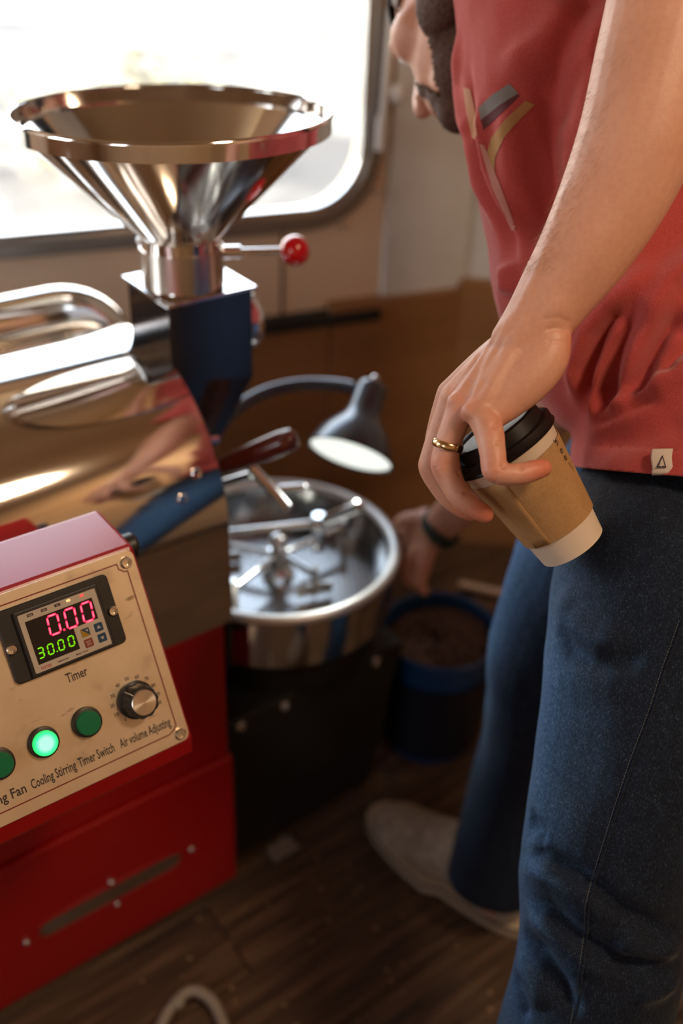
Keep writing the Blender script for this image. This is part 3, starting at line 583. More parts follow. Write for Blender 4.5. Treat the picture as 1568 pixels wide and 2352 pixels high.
# ------------------------------------------------------------------ gooseneck lamp over the tray
def campt(v): return RGT*v[0]+DWN*v[1]+FWD*v[2]
lm0 = at(804, 1046, 1.36); lax = campt((-0.30, 0.93, -0.24)).normalized()   # the way the lamp looks
LM = frame_z(lm0, -lax, RGT)
lamp = empty('desk_lamp', 'dark grey gooseneck lamp, lit, hanging over the round cooling tray', 'lamp', mw=Matrix.Translation(lm0))
LI = Matrix.Translation(-lm0) @ LM
M['lampshade'] = mat('dark_blue_grey_lacquer', (0.045, 0.05, 0.065), 0.32, 0.2, Coat_Weight=0.4)
M['lamp_glow'] = emis('lit_lamp_diffuser', (0.93, 0.97, 0.88), 0.62)
mb = MB(); mb.lathe([(0.0575, -0.001), (0.0595, 0.0), (0.058, 0.006), (0.050, 0.026), (0.036, 0.044), (0.026, 0.056), (0.0225, 0.068), (0.0215, 0.098), (0.019, 0.106), (0.009, 0.111), (0, 0.112)], 48); mb.build('lamp_shade', M['lampshade'], lamp, mw=LI, smooth=50)
mb = MB(); mb.lathe([(0.0, 0.002), (0.056, 0.002), (0.0565, 0.004), (0.0, 0.006)], 48); mb.build('diffuser', M['lamp_glow'], lamp, mw=LI, smooth=50)
mb = MB(); mb.sphere((0, 0, 0.115), 0.006, 14); mb.build('switch', M['chrome'], lamp, mw=LI, smooth=60)
gp = [at(*p) for p in ((818, 893, 1.40), (790, 886, 1.41), (740, 882, 1.42), (680, 884, 1.42), (620, 897, 1.41), (570, 920, 1.39), (525, 955, 1.37), (490, 1000, 1.34), (470, 1060, 1.32), (462, 1130, 1.31))]
mb = MB(); fine = []
for i in range(len(gp)-1):
    a, b, c_, d_ = gp[max(i-1, 0)], gp[i], gp[i+1], gp[min(i+2, len(gp)-1)]
    for k in range(12):
        s = k/12; fine.append(0.5*((2*b)+(-a+c_)*s+(2*a-5*b+4*c_-d_)*s*s+(-a+3*b-3*c_+d_)*s**3)-lm0)
mb.tube(fine, [0.0085+0.0009*(i % 2) for i in range(len(fine))], 16); mb.build('gooseneck', M['lampshade'], lamp, smooth=60)
ll = bpy.data.lights.new('lamp_bulb', 'SPOT'); ll.energy = 1.2; ll.spot_size = math.radians(120); ll.shadow_soft_size = 0.04; lo = bpy.data.objects.new('lamp_bulb', ll); COL.objects.link(lo); lo.matrix_world = LM @ Matrix.Translation((0, 0, -0.004))
lo.data.color = (0.95, 1.0, 0.93)

# ------------------------------------------------------------------ bucket of roasted beans on the floor
bk = empty('bucket', 'dark blue plastic bucket on the floor beside the cooling base', 'bucket', loc=(0.166, 1.262, 0))
M['bucket_blue'] = mat('blue_plastic', (0.008, 0.05, 0.16), 0.35); M['bucket_dark'] = mat('dark_navy_plastic', (0.008, 0.010, 0.02), 0.4)
mb = MB(); mb.lathe([(r*.86, z*.85) for r, z in [(0, 0), (0.088, 0), (0.090, 0.004), (0.108, 0.255), (0.113, 0.257), (0.115, 0.268), (0.111, 0.272), (0.1065, 0.268), (0.0875, 0.006), (0, 0.005)]], 64); mb.build('pail', M['bucket_blue'], bk, smooth=40)
mb = MB(); mb.lathe([(r*.86, z*.85) for r, z in [(0.093, 0.02), (0.1045, 0.19), (0.1055, 0.205), (0.1085, 0.205), (0.1075, 0.19), (0.096, 0.02)]], 64); mb.build('band', M['bucket_dark'], bk, smooth=40)
mb = MB(); mb.tube([(0.101*math.cos(a), 0.101*math.sin(a)*0.98, 0.212-0.03*abs(math.sin(a))) for a in [PI*0.0+PI*i/24 for i in range(25)]], 0.0022, 8); mb.build('wire_handle', M['chrome'], bk, smooth=60)
# beans: a heap nobody could count
m = M['bean'] = mat('roasted_beans', (0.06, 0.024, 0.015), 0.38); t = tex(m, 'noise', (1, 1, 1), 60, 2); base(m, ramp(m, t.outputs[0], [(0.3, (0.045, 0.018, 0.012)), (0.7, (0.11, 0.045, 0.028))]))
rnd = random.Random(4); mb = MB()
bs = []; 
for i in range(6):
    for j in range(8): th_ = PI*i/5; ph = 2*PI*j/8; bs.append(Vector((0.0062*math.sin(th_)*math.cos(ph), 0.0042*math.sin(th_)*math.sin(ph), 0.0036*math.cos(th_))))
bf = [(i*8+j, i*8+(j+1) % 8, (i+1)*8+(j+1) % 8, (i+1)*8+j) for i in range(5) for j in range(8)]
for k in range(1500):
    a = rnd.uniform(0, 2*PI); r = 0.083*math.sqrt(rnd.random()); z = 0.198+0.012*math.cos(r/0.083*1.4)*1.0+rnd.uniform(-0.006, 0.002)+0.008*math.sin(a+1)
    rot = Matrix.Rotation(rnd.uniform(0, 6), 4, 'Z') @ Matrix.Rotation(rnd.uniform(-1, 1), 4, 'X') @ Matrix.Rotation(rnd.uniform(-1, 1), 4, 'Y')
    mb.add(bs, bf, Matrix.Translation((r*math.cos(a), r*math.sin(a), z)) @ rot)
mb.lathe([(0.0, 0.206), (0.05, 0.203), (0.083, 0.195), (0.083, 0.188), (0, 0.188)], 24)
be = mb.build('coffee_beans', M['bean'], None, loc=(0.166, 1.262, 0), smooth=60); tag(be, 'brown roasted coffee beans filling the blue bucket', 'coffee beans', kind='stuff')

# ------------------------------------------------------------------ hose, bar, cable, paper scrap
M['hose'] = mat('dull_white_hose', (0.30, 0.25, 0.20), 0.5)
hs_ = [(-0.215, 0.66, 0.008), (-0.205, 0.70, 0.010), (-0.192, 0.735, 0.016), (-0.170, 0.758, 0.020), (-0.145, 0.752, 0.018), (-0.126, 0.728, 0.012), (-0.112, 0.69, 0.009), (-0.10, 0.62, 0.009), (-0.11, 0.52, 0.009)]
def smooth_path(pts, k=8):
    pts = [Vector(p) for p in pts]; out = []
    for i in range(len(pts)-1):
        a, b, c_, d_ = pts[max(i-1, 0)], pts[i], pts[i+1], pts[min(i+2, len(pts)-1)]
        for j in range(k):
            s = j/k; out.append(0.5*((2*b)+(-a+c_)*s+(2*a-5*b+4*c_-d_)*s*s+(-a+3*b-3*c_+d_)*s**3))
    return out+[pts[-1]]
hz0 = Vector(hs_[3]); hz0.z = 0
ho = empty('hose_loop', 'pale plastic hose curled on the dark floor in front of the roaster', 'hose', loc=hz0)
mb = MB(); mb.tube([p-hz0 for p in smooth_path(hs_)], 0.0075, 14); mb.build('hose_pipe', M['hose'], ho, smooth=60)
mb = MB(); a, b = Vector(hs_[2])-hz0, Vector(hs_[3])-hz0; mb.tube([a.lerp(b, 0.2), a.lerp(b, 0.55)], 0.0095, 14); mb.build('hose_clip', M['hose'], ho, smooth=40)
br = empty('metal_bar', 'short steel bar standing out behind the bucket, low by the wall', 'bar', loc=(0.24, 1.45, 0))
mb = MB(); mb.tube([(-0.02, 0.03, 0.15), (0.16, -0.02, 0.15)], 0.014, 16); mb.build('bar_tube', M['satin'], br, smooth=40)
for x, y in ((0.0, 0.0245), (0.14, -0.0145)):
    mb = MB(); mb.tube([(x, y, 0), (x, y, 0.14)], 0.008, 12); mb.build('leg', M['black'], br, smooth=40)
cb = empty('power_cable', 'thick black cable lying on the floor from bucket to wall', 'cable', loc=(0.3, 1.12, 0))
mb = MB(); mb.tube(smooth_path([(-0.05, 0.06, 0.010), (0.0, 0.02, 0.010), (0.08, -0.03, 0.010), (0.2, -0.05, 0.010), (0.4, 0.02, 0.010), (0.55, 0.25, 0.010)]), 0.009, 12); mb.build('cable_sheath', M['rubber'], cb, smooth=60)
rnd = random.Random(9); M['scrap'] = mat('dusty_scrap', (0.20, 0.16, 0.12), 0.9)
def scrap(x, y, s, label, seed):
    rnd = random.Random(seed); mb = MB(); n = 9; vs = []
    for i in range(n+1):
        for j in range(n+1):
            u, v = i/n-0.5, j/n-0.5
            vs.append((u*s*1.7+0.006*mnoise.noise(Vector((u*5, v*5, seed))), v*s+0.004*mnoise.noise(Vector((u*6, v*6, seed+3))), 0.004+0.010*abs(mnoise.noise(Vector((u*4, v*4, seed+9))))))
    mb.add(vs, [(i*(n+1)+j, (i+1)*(n+1)+j, (i+1)*(n+1)+j+1, i*(n+1)+j+1) for i in range(n) for j in range(n)])
    o_ = mb.build('crumpled_paper', M['scrap'], None, smooth=60); o_.location = (x, y, 0); o_.rotation_euler.z = 0.7
    o_.modifiers.new('t', 'SOLIDIFY').thickness = 0.0005; tag(o_, label, 'paper')
scrap(-0.066, 1.0, 0.028, 'crumpled pale scrap on the floor at the corner of the black base', 2)
# chaff flecks on the floor
mb = MB(); rnd = random.Random(12); M['chaff'] = mat('chaff', (0.30, 0.19, 0.10), 0.8)
for k in range(130):
    x, y = rnd.uniform(-0.25, 0.35), rnd.uniform(0.45, 1.25)
    r = rnd.uniform(0.0012, 0.0035); a = rnd.uniform(0, 6)
    mb.add([(x+r*math.cos(a+q*1.257)*(1.3 if q % 2 else 1), y+r*math.sin(a+q*1.257), 0.0008+rnd.random()*0.0015) for q in range(5)], [(0, 1, 2, 3, 4)])
tag(mb.build('chaff', M['chaff'], None, smooth=0), 'light flecks of coffee chaff scattered over the dark floor', 'chaff', kind='stuff')

# ------------------------------------------------------------------ the person
def cat_nodes(nodes, k=6):
    """Catmull-Rom through (Vector, ra, rb) nodes"""
    out = []; P_ = [np.array([*n[0], n[1], n[2]]) for n in nodes]
    for i in range(len(P_)-1):
        a, b, c_, d_ = P_[max(i-1, 0)], P_[i], P_[i+1], P_[min(i+2, len(P_)-1)]
        for j in range(k):
            s = j/k; out.append(0.5*((2*b)+(-a+c_)*s+(2*a-5*b+4*c_-d_)*s*s+(-a+3*b-3*c_+d_)*s**3))
    out.append(P_[-1]); return out
def limb(mb, nodes, side, k=6, n=20, ex=2.0, round_=True):
    """a smooth solid through nodes (centre, radius along side, radius across), rounded at both ends"""
    R_ = cat_nodes(nodes, k); m = len(R_); C_ = [Vector(r[:3]) for r in R_]; rings = []
    T = [(C_[min(i+1, m-1)]-C_[max(i-1, 0)]).normalized() for i in range(m)]
    seq = [(C_[i], T[i], R_[i][3], R_[i][4]) for i in range(m)]
    if round_:
        r0, r1 = min(R_[0][3:5]), min(R_[-1][3:5])
        pre = [(C_[0]-T[0]*r0*math.sin(a), T[0], R_[0][3]*math.cos(a), R_[0][4]*math.cos(a)) for a in (1.45, 1.1, 0.75, 0.4)]
        post = [(C_[-1]+T[-1]*r1*math.sin(a), T[-1], R_[-1][3]*math.cos(a), R_[-1][4]*math.cos(a)) for a in (0.4, 0.75, 1.1, 1.45)]
        seq = pre+seq+post
    side = Vector(side); vs = []
    for c_, t_, ra, rb in seq:
        u = (side-t_*side.dot(t_)).normalized(); v = t_.cross(u)
        for j in range(n):
            a = 2*PI*j/n; ca, sa = math.cos(a), math.sin(a)
            x = math.copysign(abs(ca)**(2/ex), ca); y = math.copysign(abs(sa)**(2/ex), sa)
            vs.append(c_+u*x*ra+v*y*rb)
    L_ = len(seq)
    fs = [(i*n+j, i*n+(j+1) % n, (i+1)*n+(j+1) % n, (i+1)*n+j) for i in range(L_-1) for j in range(n)]
    fs += [tuple(range(n))[::-1], tuple((L_-1)*n+j for j in range(n))]
    return mb.add(vs, fs)
def blob(mb, c_, r, mw=None):
    """ellipsoid; r = three radii in the frame mw (rotation)"""
    q = Matrix.Translation(c_) @ ((mw or Matrix.Identity(4))) @ Matrix.Diagonal((*r, 1)); return mb.sphere((0, 0, 0), 1.0, 20) if False else mb.lathe([(math.sin(PI*i/12), -math.cos(PI*i/12)) for i in range(13)], 20, q)
def fuse(mb, voxel, smooth_it=6, fac=0.5):
    """one continuous skin over overlapping solids"""
    me = bpy.data.meshes.new('tmp'); me.from_pydata(mb.v, [], mb.f)
    bm = bmesh.new(); bm.from_mesh(me); bmesh.ops.remove_doubles(bm, verts=bm.verts, dist=1e-6); bmesh.ops.recalc_face_normals(bm, faces=bm.faces); bm.to_mesh(me); bm.free()
    ob = bpy.data.objects.new('tmp', me); COL.objects.link(ob)
    r = ob.modifiers.new('r', 'REMESH'); r.mode = 'VOXEL'; r.voxel_size = voxel; r.adaptivity = 0
    s_ = ob.modifiers.new('s', 'SMOOTH'); s_.factor = fac; s_.iterations = smooth_it
    ev = ob.evaluated_get(bpy.context.evaluated_depsgraph_get()); m2 = bpy.data.meshes.new_from_object(ev)
    bpy.data.objects.remove(ob); bpy.data.meshes.remove(me); return m2
class Skin:
    """vertex arrays of a mesh with displacement by strokes laid on its surface"""
    def __init__(s, me):
        s.me = me; n = len(me.vertices); s.co = np.empty(n*3); me.vertices.foreach_get('co', s.co); s.co = s.co.reshape(-1, 3); s.orig = s.co.copy()
        s.tree()
    def normals(s):
        s.me.vertices.foreach_set('co', s.co.ravel()); s.me.update(); a = np.empty(len(s.me.vertices)*3); s.me.vertex_normals.foreach_get('vector', a); return a.reshape(-1, 3)
    def tree(s): s.nrm = s.normals(); s.bvh = BVHTree.FromPolygons([Vector(c_) for c_ in s.co], [tuple(p.vertices) for p in s.me.polygons])
    def hit(s, px, py):
        d_ = (at(px, py, 1)-CAMP).normalized(); h = s.bvh.ray_cast(CAMP, d_)
        return h[0], h[1]
    def hitn(s, px, py):
        p, n = s.hit(px, py)
        if p is None:
            p0 = at(px, py, 0.9); q = s.bvh.find_nearest(p0); p, n = q[0], q[1]
        return p, n
    def line(s, pts, step=14):
        out = []
        for (x0, y0), (x1, y1) in zip(pts, pts[1:]):
            k = max(1, int(math.hypot(x1-x0, y1-y0)/step))
            for i in range(k):
                p, n = s.hit(x0+(x1-x0)*i/k, y0+(y1-y0)*i/k)
                if p is not None: out.append(p)
        p, n = s.hit(*pts[-1])
        if p is not None: out.append(p)
        return out
    def dist(s, P3):
        """distance of every vertex to a polyline and the position along it (0..1)"""
        P3 = np.array([list(p) for p in P3]); best = np.full(len(s.orig), 1e9); along = np.zeros(len(s.orig))
        lo, hi = P3.min(0)-0.06, P3.max(0)+0.06; idx = np.where(((s.orig > lo) & (s.orig < hi)).all(1))[0]; q = s.orig[idx]; bb = best[idx]; al = along[idx]
        for i in range(len(P3)-1):
            a, b = P3[i], P3[i+1]; ab = b-a; L2 = max((ab*ab).sum(), 1e-12); t_ = np.clip(((q-a)@ab)/L2, 0, 1)
            d_ = np.linalg.norm(q-(a+t_[:, None]*ab), axis=1); m_ = d_ < bb; bb[m_] = d_[m_]; al[m_] = ((i+t_)/(len(P3)-1))[m_]
        best[idx] = bb; along[idx] = al; return best, along
    def stroke(s, pts, amp, wd, taper=0.18, sharp=False):
        P3 = s.line(pts)
        if len(P3) < 2: return
        d_, al = s.dist(P3); g = np.exp(-(d_/wd)**2) if not sharp else np.exp(-(d_/wd))
        e = np.clip(np.minimum(al, 1-al)/taper, 0, 1); e = e*e*(3-2*e) if taper > 0 else 1
        g = g*np.where(d_ < wd*3.2, 1, 0)*e
        s.co = s.co+s.nrm*(amp*g)[:, None]
    def bumpat(s, px, py, amp, wd):
        p, n = s.hitn(px, py); d_ = np.linalg.norm(s.orig-np.array(p), axis=1); s.co = s.co+s.nrm*(amp*np.exp(-(d_/wd)**2))[:, None]
    def done(s): s.me.vertices.foreach_set('co', s.co.ravel()); s.me.update(); s.tree(); s.orig = s.co.copy(); return s
def link(me, name, m, parent=None, inv=None, smooth=True):
    me.materials.clear(); me.materials.append(m)
    if smooth: me.polygons.foreach_set('use_smooth', [True]*len(me.polygons))
    ob = bpy.data.objects.new(name, me); COL.objects.link(ob)
    if parent is not None: ob.parent = parent; ob.matrix_local = inv if inv is not None else Matrix.Identity(4)
    return ob
PER = Vector((0.28, 0.78, 0)); person = empty('person', 'person in a faded red t-shirt and blue jeans, head bent, holding a paper cup', 'person', loc=PER)
PI_ = Matrix.Translation(-PER)

def skinmat(name, c0, c1, c2):
    m = mat(name, c0, 0.48); N, L, b = nodes(m)
    b.inputs['Subsurface Weight'].default_value = 0.12; b.inputs['Subsurface Radius'].default_value = (0.012, 0.005, 0.003); b.inputs['Subsurface Scale'].default_value = 0.6; b.inputs['Specular IOR Level'].default_value = 0.55
    t1 = tex(m, 'noise', (1, 1, 1), 22, 4); ca = ramp(m, t1.outputs[0], [(0.35, c0), (0.65, c1)])
    at_ = N.new('ShaderNodeAttribute'); at_.attribute_name = 'flush'
    cb = mixc(m, ca, c2, at_.outputs['Fac']); 
    t2 = tex(m, 'noise', (1, 1, 1), 240, 3); cc = ramp(m, t2.outputs[0], [(0.3, (0.94, 0.91, 0.91)), (0.6, (1, 1, 1))]); base(m, mixc(m, cb, cc, 1.0, 'MULTIPLY'))
    v = tex(m, 'voronoi', (1, 1, 1), 900); nb = bump(m, v.outputs['Distance'], 0.16, 0.0006)
    t3 = tex(m, 'noise', (1, 1, 1), 420, 4); bump(m, t3.outputs[0], 0.14, 0.0008, nb); return m
M['skin'] = skinmat('skin', (0.56, 0.275, 0.18), (0.61, 0.315, 0.215), (0.56, 0.13, 0.075))

# ---- left arm and hand
CZ = FWD
mb = MB()
def pn(l): return [(at(x, y, t_), ra, rb) for x, y, t_, ra, rb in l]
SD = RGT*0.87+DWN*0.45                                            # across the forearm, in the plane facing the camera
fore = [(1600, -190, .74, .046, .044), (1560, -70, .742, .0470, .042), (1512, 130, .745, .0462, .040), (1468, 305, .750, .0445, .037), (1410, 448, .757, .0408, .033), (1343, 572, .762, .0352, .029), (1280, 668, .767, .0298, .0245), (1233, 742, .770, .0262, .0215), (1200, 800, .772, .0265, .0195)]
limb(mb, pn(fore), SD, n=28)
# metacarpals and pads
for tgt, r1 in (((1098, 948, .760), .0118), ((1064, 928, .774), .0115), ((1043, 912, .790), .0115), ((1036, 904, .808), .0115)):
    limb(mb, [(at(1225, 765, .772), .017, .016), (at((1225+tgt[0])/2, (765+tgt[1])/2-4, (.772+tgt[2])/2), .0155, .0145), (at(*tgt), r1, r1)], SD)
limb(mb, pn([(1262, 770, .765, .0165, .015), (1247, 822, .764, .0190, .017), (1208, 872, .762, .0190, .016), (1163, 918, .762, .0160, .014), (1132, 950, .760, .0125, .012)]), SD)     # heel of the hand, little finger side
limb(mb, pn([(1215, 800, .785, .016, .016), (1150, 880, .79, .017, .016), (1090, 935, .79, .014, .014)]), SD)            # palm fill
limb(mb, pn([(1225, 790, .795, .016, .016), (1205, 860, .825, .015, .014), (1195, 930, .856, .0125, .012), (1210, 1010, .868, .0108, .010), (1228, 1070, .868, .0085, .008)]), SD)   # thumb behind the cup
fing = {
 'little': [(1103, 945, .760, .0120, .0118), (1122, 990, .752, .0112, .0112), (1131, 1040, .744, .0098, .0100), (1137, 1080, .741, .0094, .0095), (1163, 1090, .740, .0083, .0085), (1198, 1088, .741, .0082, .0082), (1228, 1080, .744, .0078, .0078), (1246, 1075, .747, .0070, .0070)],
 'ring': [(1064, 928, .774, .0118, .0115), (1044, 975, .777, .0106, .0108), (1027, 1028, .781, .0104, .0104), (1023, 1068, .784, .0116, .0108), (1038, 1108, .782, .0098, .0095), (1056, 1140, .779, .0088, .0088), (1088, 1166, .778, .0082, .0082), (1113, 1181, .779, .0070, .0072)],
 'middle': [(1043, 912, .790, .0118, .0115), (1014, 985, .797, .0100, .0100), (993, 1050, .803, .0098, .0100), (990, 1076, .805, .0100, .0100), (1012, 1118, .806, .0090, .0090), (1034, 1146, .806, .0086, .0086), (1062, 1168, .808, .0078, .0078), (1082, 1178, .810, .0068, .0068)],
 'index': [(1036, 904, .808, .0118, .0115), (1012, 970, .820, .0100, .0100), (1000, 1030, .832, .0098, .0100), (1002, 1060, .836, .0098, .0100), (1025, 1090, .842, .0088, .0088), (1055, 1110, .847, .0082, .0082), (1090, 1120, .853, .0068, .0068)]}
for k_, nd in fing.items(): limb(mb, pn(nd), SD, n=18)
me = fuse(mb, 0.0013, 5, 0.5); hand = Skin(me)
# tendons, veins, knuckles, creases
for pts, amp, wd in (([(1180, 700), (1150, 770), (1110, 850), (1072, 940)], .0011, .0032), ([(1215, 720), (1180, 790), (1130, 880), (1095, 945)], .0008, .0035), ([(1165, 720), (1130, 780), (1085, 855), (1045, 915)], .0013, .0026), ([(1140, 740), (1105, 800), (1060, 870), (1030, 915)], .0010, .0026), ([(1255, 560), (1225, 640), (1190, 710), (1160, 770)], .0012, .004), ([(1145, 840), (1160, 790), (1200, 740), (1230, 650)], .0006, .0022), ([(1300, 420), (1262, 540), (1240, 600)], .0008, .006),
                     ([(1085, 870), (1063, 905), (1052, 918)], -.0010, .0035), ([(1120, 870), (1090, 905), (1082, 925)], -.0008, .004)):
    hand.stroke(pts, amp, wd)
for x, y, a_, w_ in ((1069, 944, .0026, .0065), (1036, 918, .0024, .0055), (1026, 908, .0014, .005), (1118, 1092, .0012, .006), (1003, 1068, .0012, .006), (1300, 800, .0005, .012), (1278, 705, .0014, .010)): hand.bumpat(x, y, a_, w_)
hand.done()
for pts, amp, wd in (([(1248, 757), (1280, 755), (1308, 762)], -.0007, .0016), ([(1252, 782), (1285, 786), (1308, 786)], -.0005, .0014), ([(1240, 735), (1275, 728), (1318, 742)], -.0005, .0015), ([(1150, 968), (1138, 978), (1128, 982)], -.0014, .0018), ([(1158, 1012), (1146, 1016), (1136, 1020)], -.0012, .0016),
                     ([(1196, 1064), (1198, 1074), (1197, 1084)], -.0012, .0015), ([(1166, 1060), (1158, 1070), (1150, 1076)], -.0014, .0018), ([(1078, 1122), (1070, 1130), (1064, 1136)], -.0014, .0016), ([(1064, 1078), (1056, 1086), (1050, 1090)], -.0014, .0018), ([(1014, 1066), (1003, 1072), (996, 1076)], -.0006, .0010), ([(1016, 1058), (1004, 1062), (996, 1066)], -.0005, .0010),
                     ([(1124, 1086), (1116, 1092)], -.0005, .001), ([(1075, 960), (1068, 1000), (1080, 1035)], -.0008, .0035)):
    hand.stroke(pts, amp, wd, 0.15)
hand.done()
# ---- the rest of the body: other arm, head, neck, torso, legs (mostly under the clothes)
F_ = Vector((-0.94, 0.34, 0)); L_v = Vector((-0.34, -0.94, 0))
shL = at(1420, -560, .86); elL = at(1600, -190, .74)
pelv = at(1640, 1010, .97); hipL = at(1585, 1060, .885); hipR = hipL-L_v*0.185
kneL = at(1392, 2030, .905); anL = Vector((kneL.x+0.0, kneL.y-0.03, 0.09))
kneR = at(1238, 1500, 1.17); anR = at(1150, 1990, 1.372); anR.z = 0.09
chest = at(1370, 150, 1.0); neckb = at(1230, -160, 1.06); wrR = at(1012, 1212, 1.42)
NEARLEG = [(1612, 1050, .915, .076, .074), (1560, 1170, .900, .0905, .084), (1520, 1300, .888, .0915, .092), (1486, 1500, .885, .0880, .088), (1452, 1700, .886, .0825, .082), (1414, 1880, .893, .0785, .078), (1394, 2020, .903, .0770, .076), (1378, 2180, .915, .0745, .074), (1338, 2352, .935, .0745, .072)]
FARLEG = [(1395, 1240, 1.10, .088, .088), (1325, 1360, 1.14, .082, .08), (1252, 1490, 1.17, .066, .064), (1232, 1600, 1.21, .060, .062), (1208, 1720, 1.28, .058, .06), (1170, 1850, 1.345, .060, .062)]
body = MB()
limb(body, [(shL, .05, .05), (shL.lerp(elL, 0.5), .047, .047), (elL, .045, .043)], SD)
limb(body, [(pelv, .125, .08), (at(1570, 760, .995), .11, .075), (at(1450, 450, 1.0), .12, .08), (chest+FWD*.01, .13, .085), (neckb, .10, .075)], L_v, n=28)
limb(body, [(at(x, y, t_), ra-.022, rb-.022) for x, y, t_, ra, rb in NEARLEG]+[(anL, .036, .038)], RGT)
limb(body, [(hipR, .07, .07)]+[(at(x, y, t_), ra-.02, rb-.02) for x, y, t_, ra, rb in FARLEG]+[(anR, .034, .036)], RGT)
for a_, toe in ((anL, Vector((-0.62, 0.5, 0)).normalized()), (anR, Vector((-0.70, 0.72, 0)).normalized())):
    limb(body, [(Vector((a_.x, a_.y, .07)), .026, .028), (Vector((a_.x, a_.y, .05)), .022, .020)], toe.cross(Vector((0, 0, 1))))
shR = at(1290, 330, 1.12); elR = at(1335, 830, 1.22)
limb(body, [(shR, .05, .05), (shR.lerp(elR, .5), .045, .045), (elR, .040, .040), (elR.lerp(wrR, .35), .040, .036), (elR.lerp(wrR, .75), .031, .027), (wrR, .028, .021)], RGT)
# right hand reaching over the bucket
RH = [(1010, 1212, 1.42), (955, 1215, 1.45), (925, 1235, 1.46)]
limb(body, pn([(1010, 1212, 1.42, .026, .021), (978, 1220, 1.445, .036, .018), (958, 1245, 1.465, .038, .016)]), DWN, n=20)
for nd in ([(950, 1218, 1.475), (926, 1225, 1.49), (914, 1248, 1.50), (920, 1272, 1.50)], [(955, 1242, 1.465), (933, 1262, 1.48), (922, 1292, 1.49), (934, 1318, 1.49)], [(960, 1262, 1.44), (940, 1290, 1.445), (935, 1325, 1.45), (950, 1345, 1.45)], [(985, 1262, 1.43), (975, 1300, 1.43), (965, 1340, 1.435), (975, 1360, 1.44)], [(985, 1198, 1.435), (950, 1190, 1.44), (925, 1194, 1.45), (910, 1206, 1.46)]):
    limb(body, [(at(*p), r, r) for p, r in zip(nd, (.0125, .0108, .0098, .0080))], DWN, n=12)
# head in its own frame (x to his right, y towards the face, z to the crown)
hc_, hf_ = campt((-0.20, -0.72, 0.66)).normalized(), campt((-0.50, 0.62, 0.60)); hf_ = (hf_-hc_*hf_.dot(hc_)).normalized(); hx_ = hf_.cross(hc_)
HC = at(1088, 8, 1.06)
HM_ = Matrix(((hx_.x, hf_.x, hc_.x, HC.x), (hx_.y, hf_.y, hc_.y, HC.y), (hx_.z, hf_.z, hc_.z, HC.z), (0, 0, 0, 1)))
def hb(c_, r): blob(body, HM_ @ Vector(c_), r, HM_.to_3x3().to_4x4())
hb((0, -0.012, 0.035), (.076, .096, .092)); hb((0, 0.022, -0.035), (.060, .074, .068)); hb((0, 0.045, -0.078), (.042, .045, .034)); hb((0, 0.076, -0.098), (.022, .019, .018))
for s_ in (-1, 1):
    hb((0.046*s_, 0.050, -0.012), (.026, .030, .026)); hb((0.030*s_, 0.078, 0.026), (.022, .014, .010)); hb((0.058*s_, 0.0, -0.05), (.018, .034, .034))
    hb((0.012*s_, 0.098, -0.030), (.008, .010, .007))
    ear = HM_ @ Matrix.Translation((0.080*s_, -0.006, 0.004)) @ Matrix.Rotation(0.35*s_, 4, 'Z'); body.lathe([(0.6, -1), (1, -.4), (1, .4), (0.6, 1), (.35, .3), (0, .2), (0, -1)], 16, ear @ Matrix.Rotation(PI/2, 4, 'Y') @ Matrix.Diagonal((.031, .017, .006, 1)))
limb(body, [(HM_ @ Vector((0, .088, .022)), .008, .010), (HM_ @ Vector((0, .104, -.008)), .010, .012), (HM_ @ Vector((0, .112, -.026)), .011, .011)], hx_, n=12)
limb(body, [(HM_ @ Vector((-.020, .088, -.056)), .006, .005), (HM_ @ Vector((0, .096, -.055)), .009, .006), (HM_ @ Vector((.020, .088, -.056)), .006, .005)], hf_, n=12)
limb(body, [(HM_ @ Vector((-.018, .086, -.068)), .006, .005), (HM_ @ Vector((0, .094, -.067)), .009, .006), (HM_ @ Vector((.018, .086, -.068)), .006, .005)], hf_, n=12)
limb(body, [(HM_ @ Vector((0, -.035, -.03)), .056, .058), (HM_ @ Vector((0, -.045, -.09)), .056, .060), (neckb, .065, .065)], hx_)
me2 = fuse(body, 0.0045, 4, 0.5)
bmj = bmesh.new(); bmj.from_mesh(hand.me); bmj.from_mesh(me2); mj = bpy.data.meshes.new('body'); bmj.to_mesh(mj); bmj.free()
co = np.empty(len(mj.vertices)*3); mj.vertices.foreach_get('co', co); co = co.reshape(-1, 3); fl_ = np.zeros(len(co))
for (x, y, t_), amp, wd in (((1246, 1072, .74), .72, .017), ((1113, 1181, .775), .72, .017), ((1082, 1178, .80), .6, .016), ((1300, 800, .765), .75, .013), ((1130, 1080, .74), .35, .016), ((1010, 1065, .78), .4, .012), ((1150, 990, .75), .35, .015), ((1000, 262, .98), .6, .03), ((1060, 940, .76), .3, .015)):
    d_ = np.linalg.norm(co-np.array(at(x, y, t_)), axis=1); fl_ = np.maximum(fl_, amp*np.exp(-(d_/wd)**2))
earp = np.array(HM_ @ Vector((-.082, -.006, .0))); fl_ = np.maximum(fl_, 1.0*np.exp(-(np.linalg.norm(co-earp, axis=1)/.03)**2))
a_ = mj.attributes.new('flush', 'FLOAT', 'POINT'); a_.data.foreach_set('value', fl_.astype(np.float32))
bodyo = link(mj, 'body', M['skin'], person, PI_)
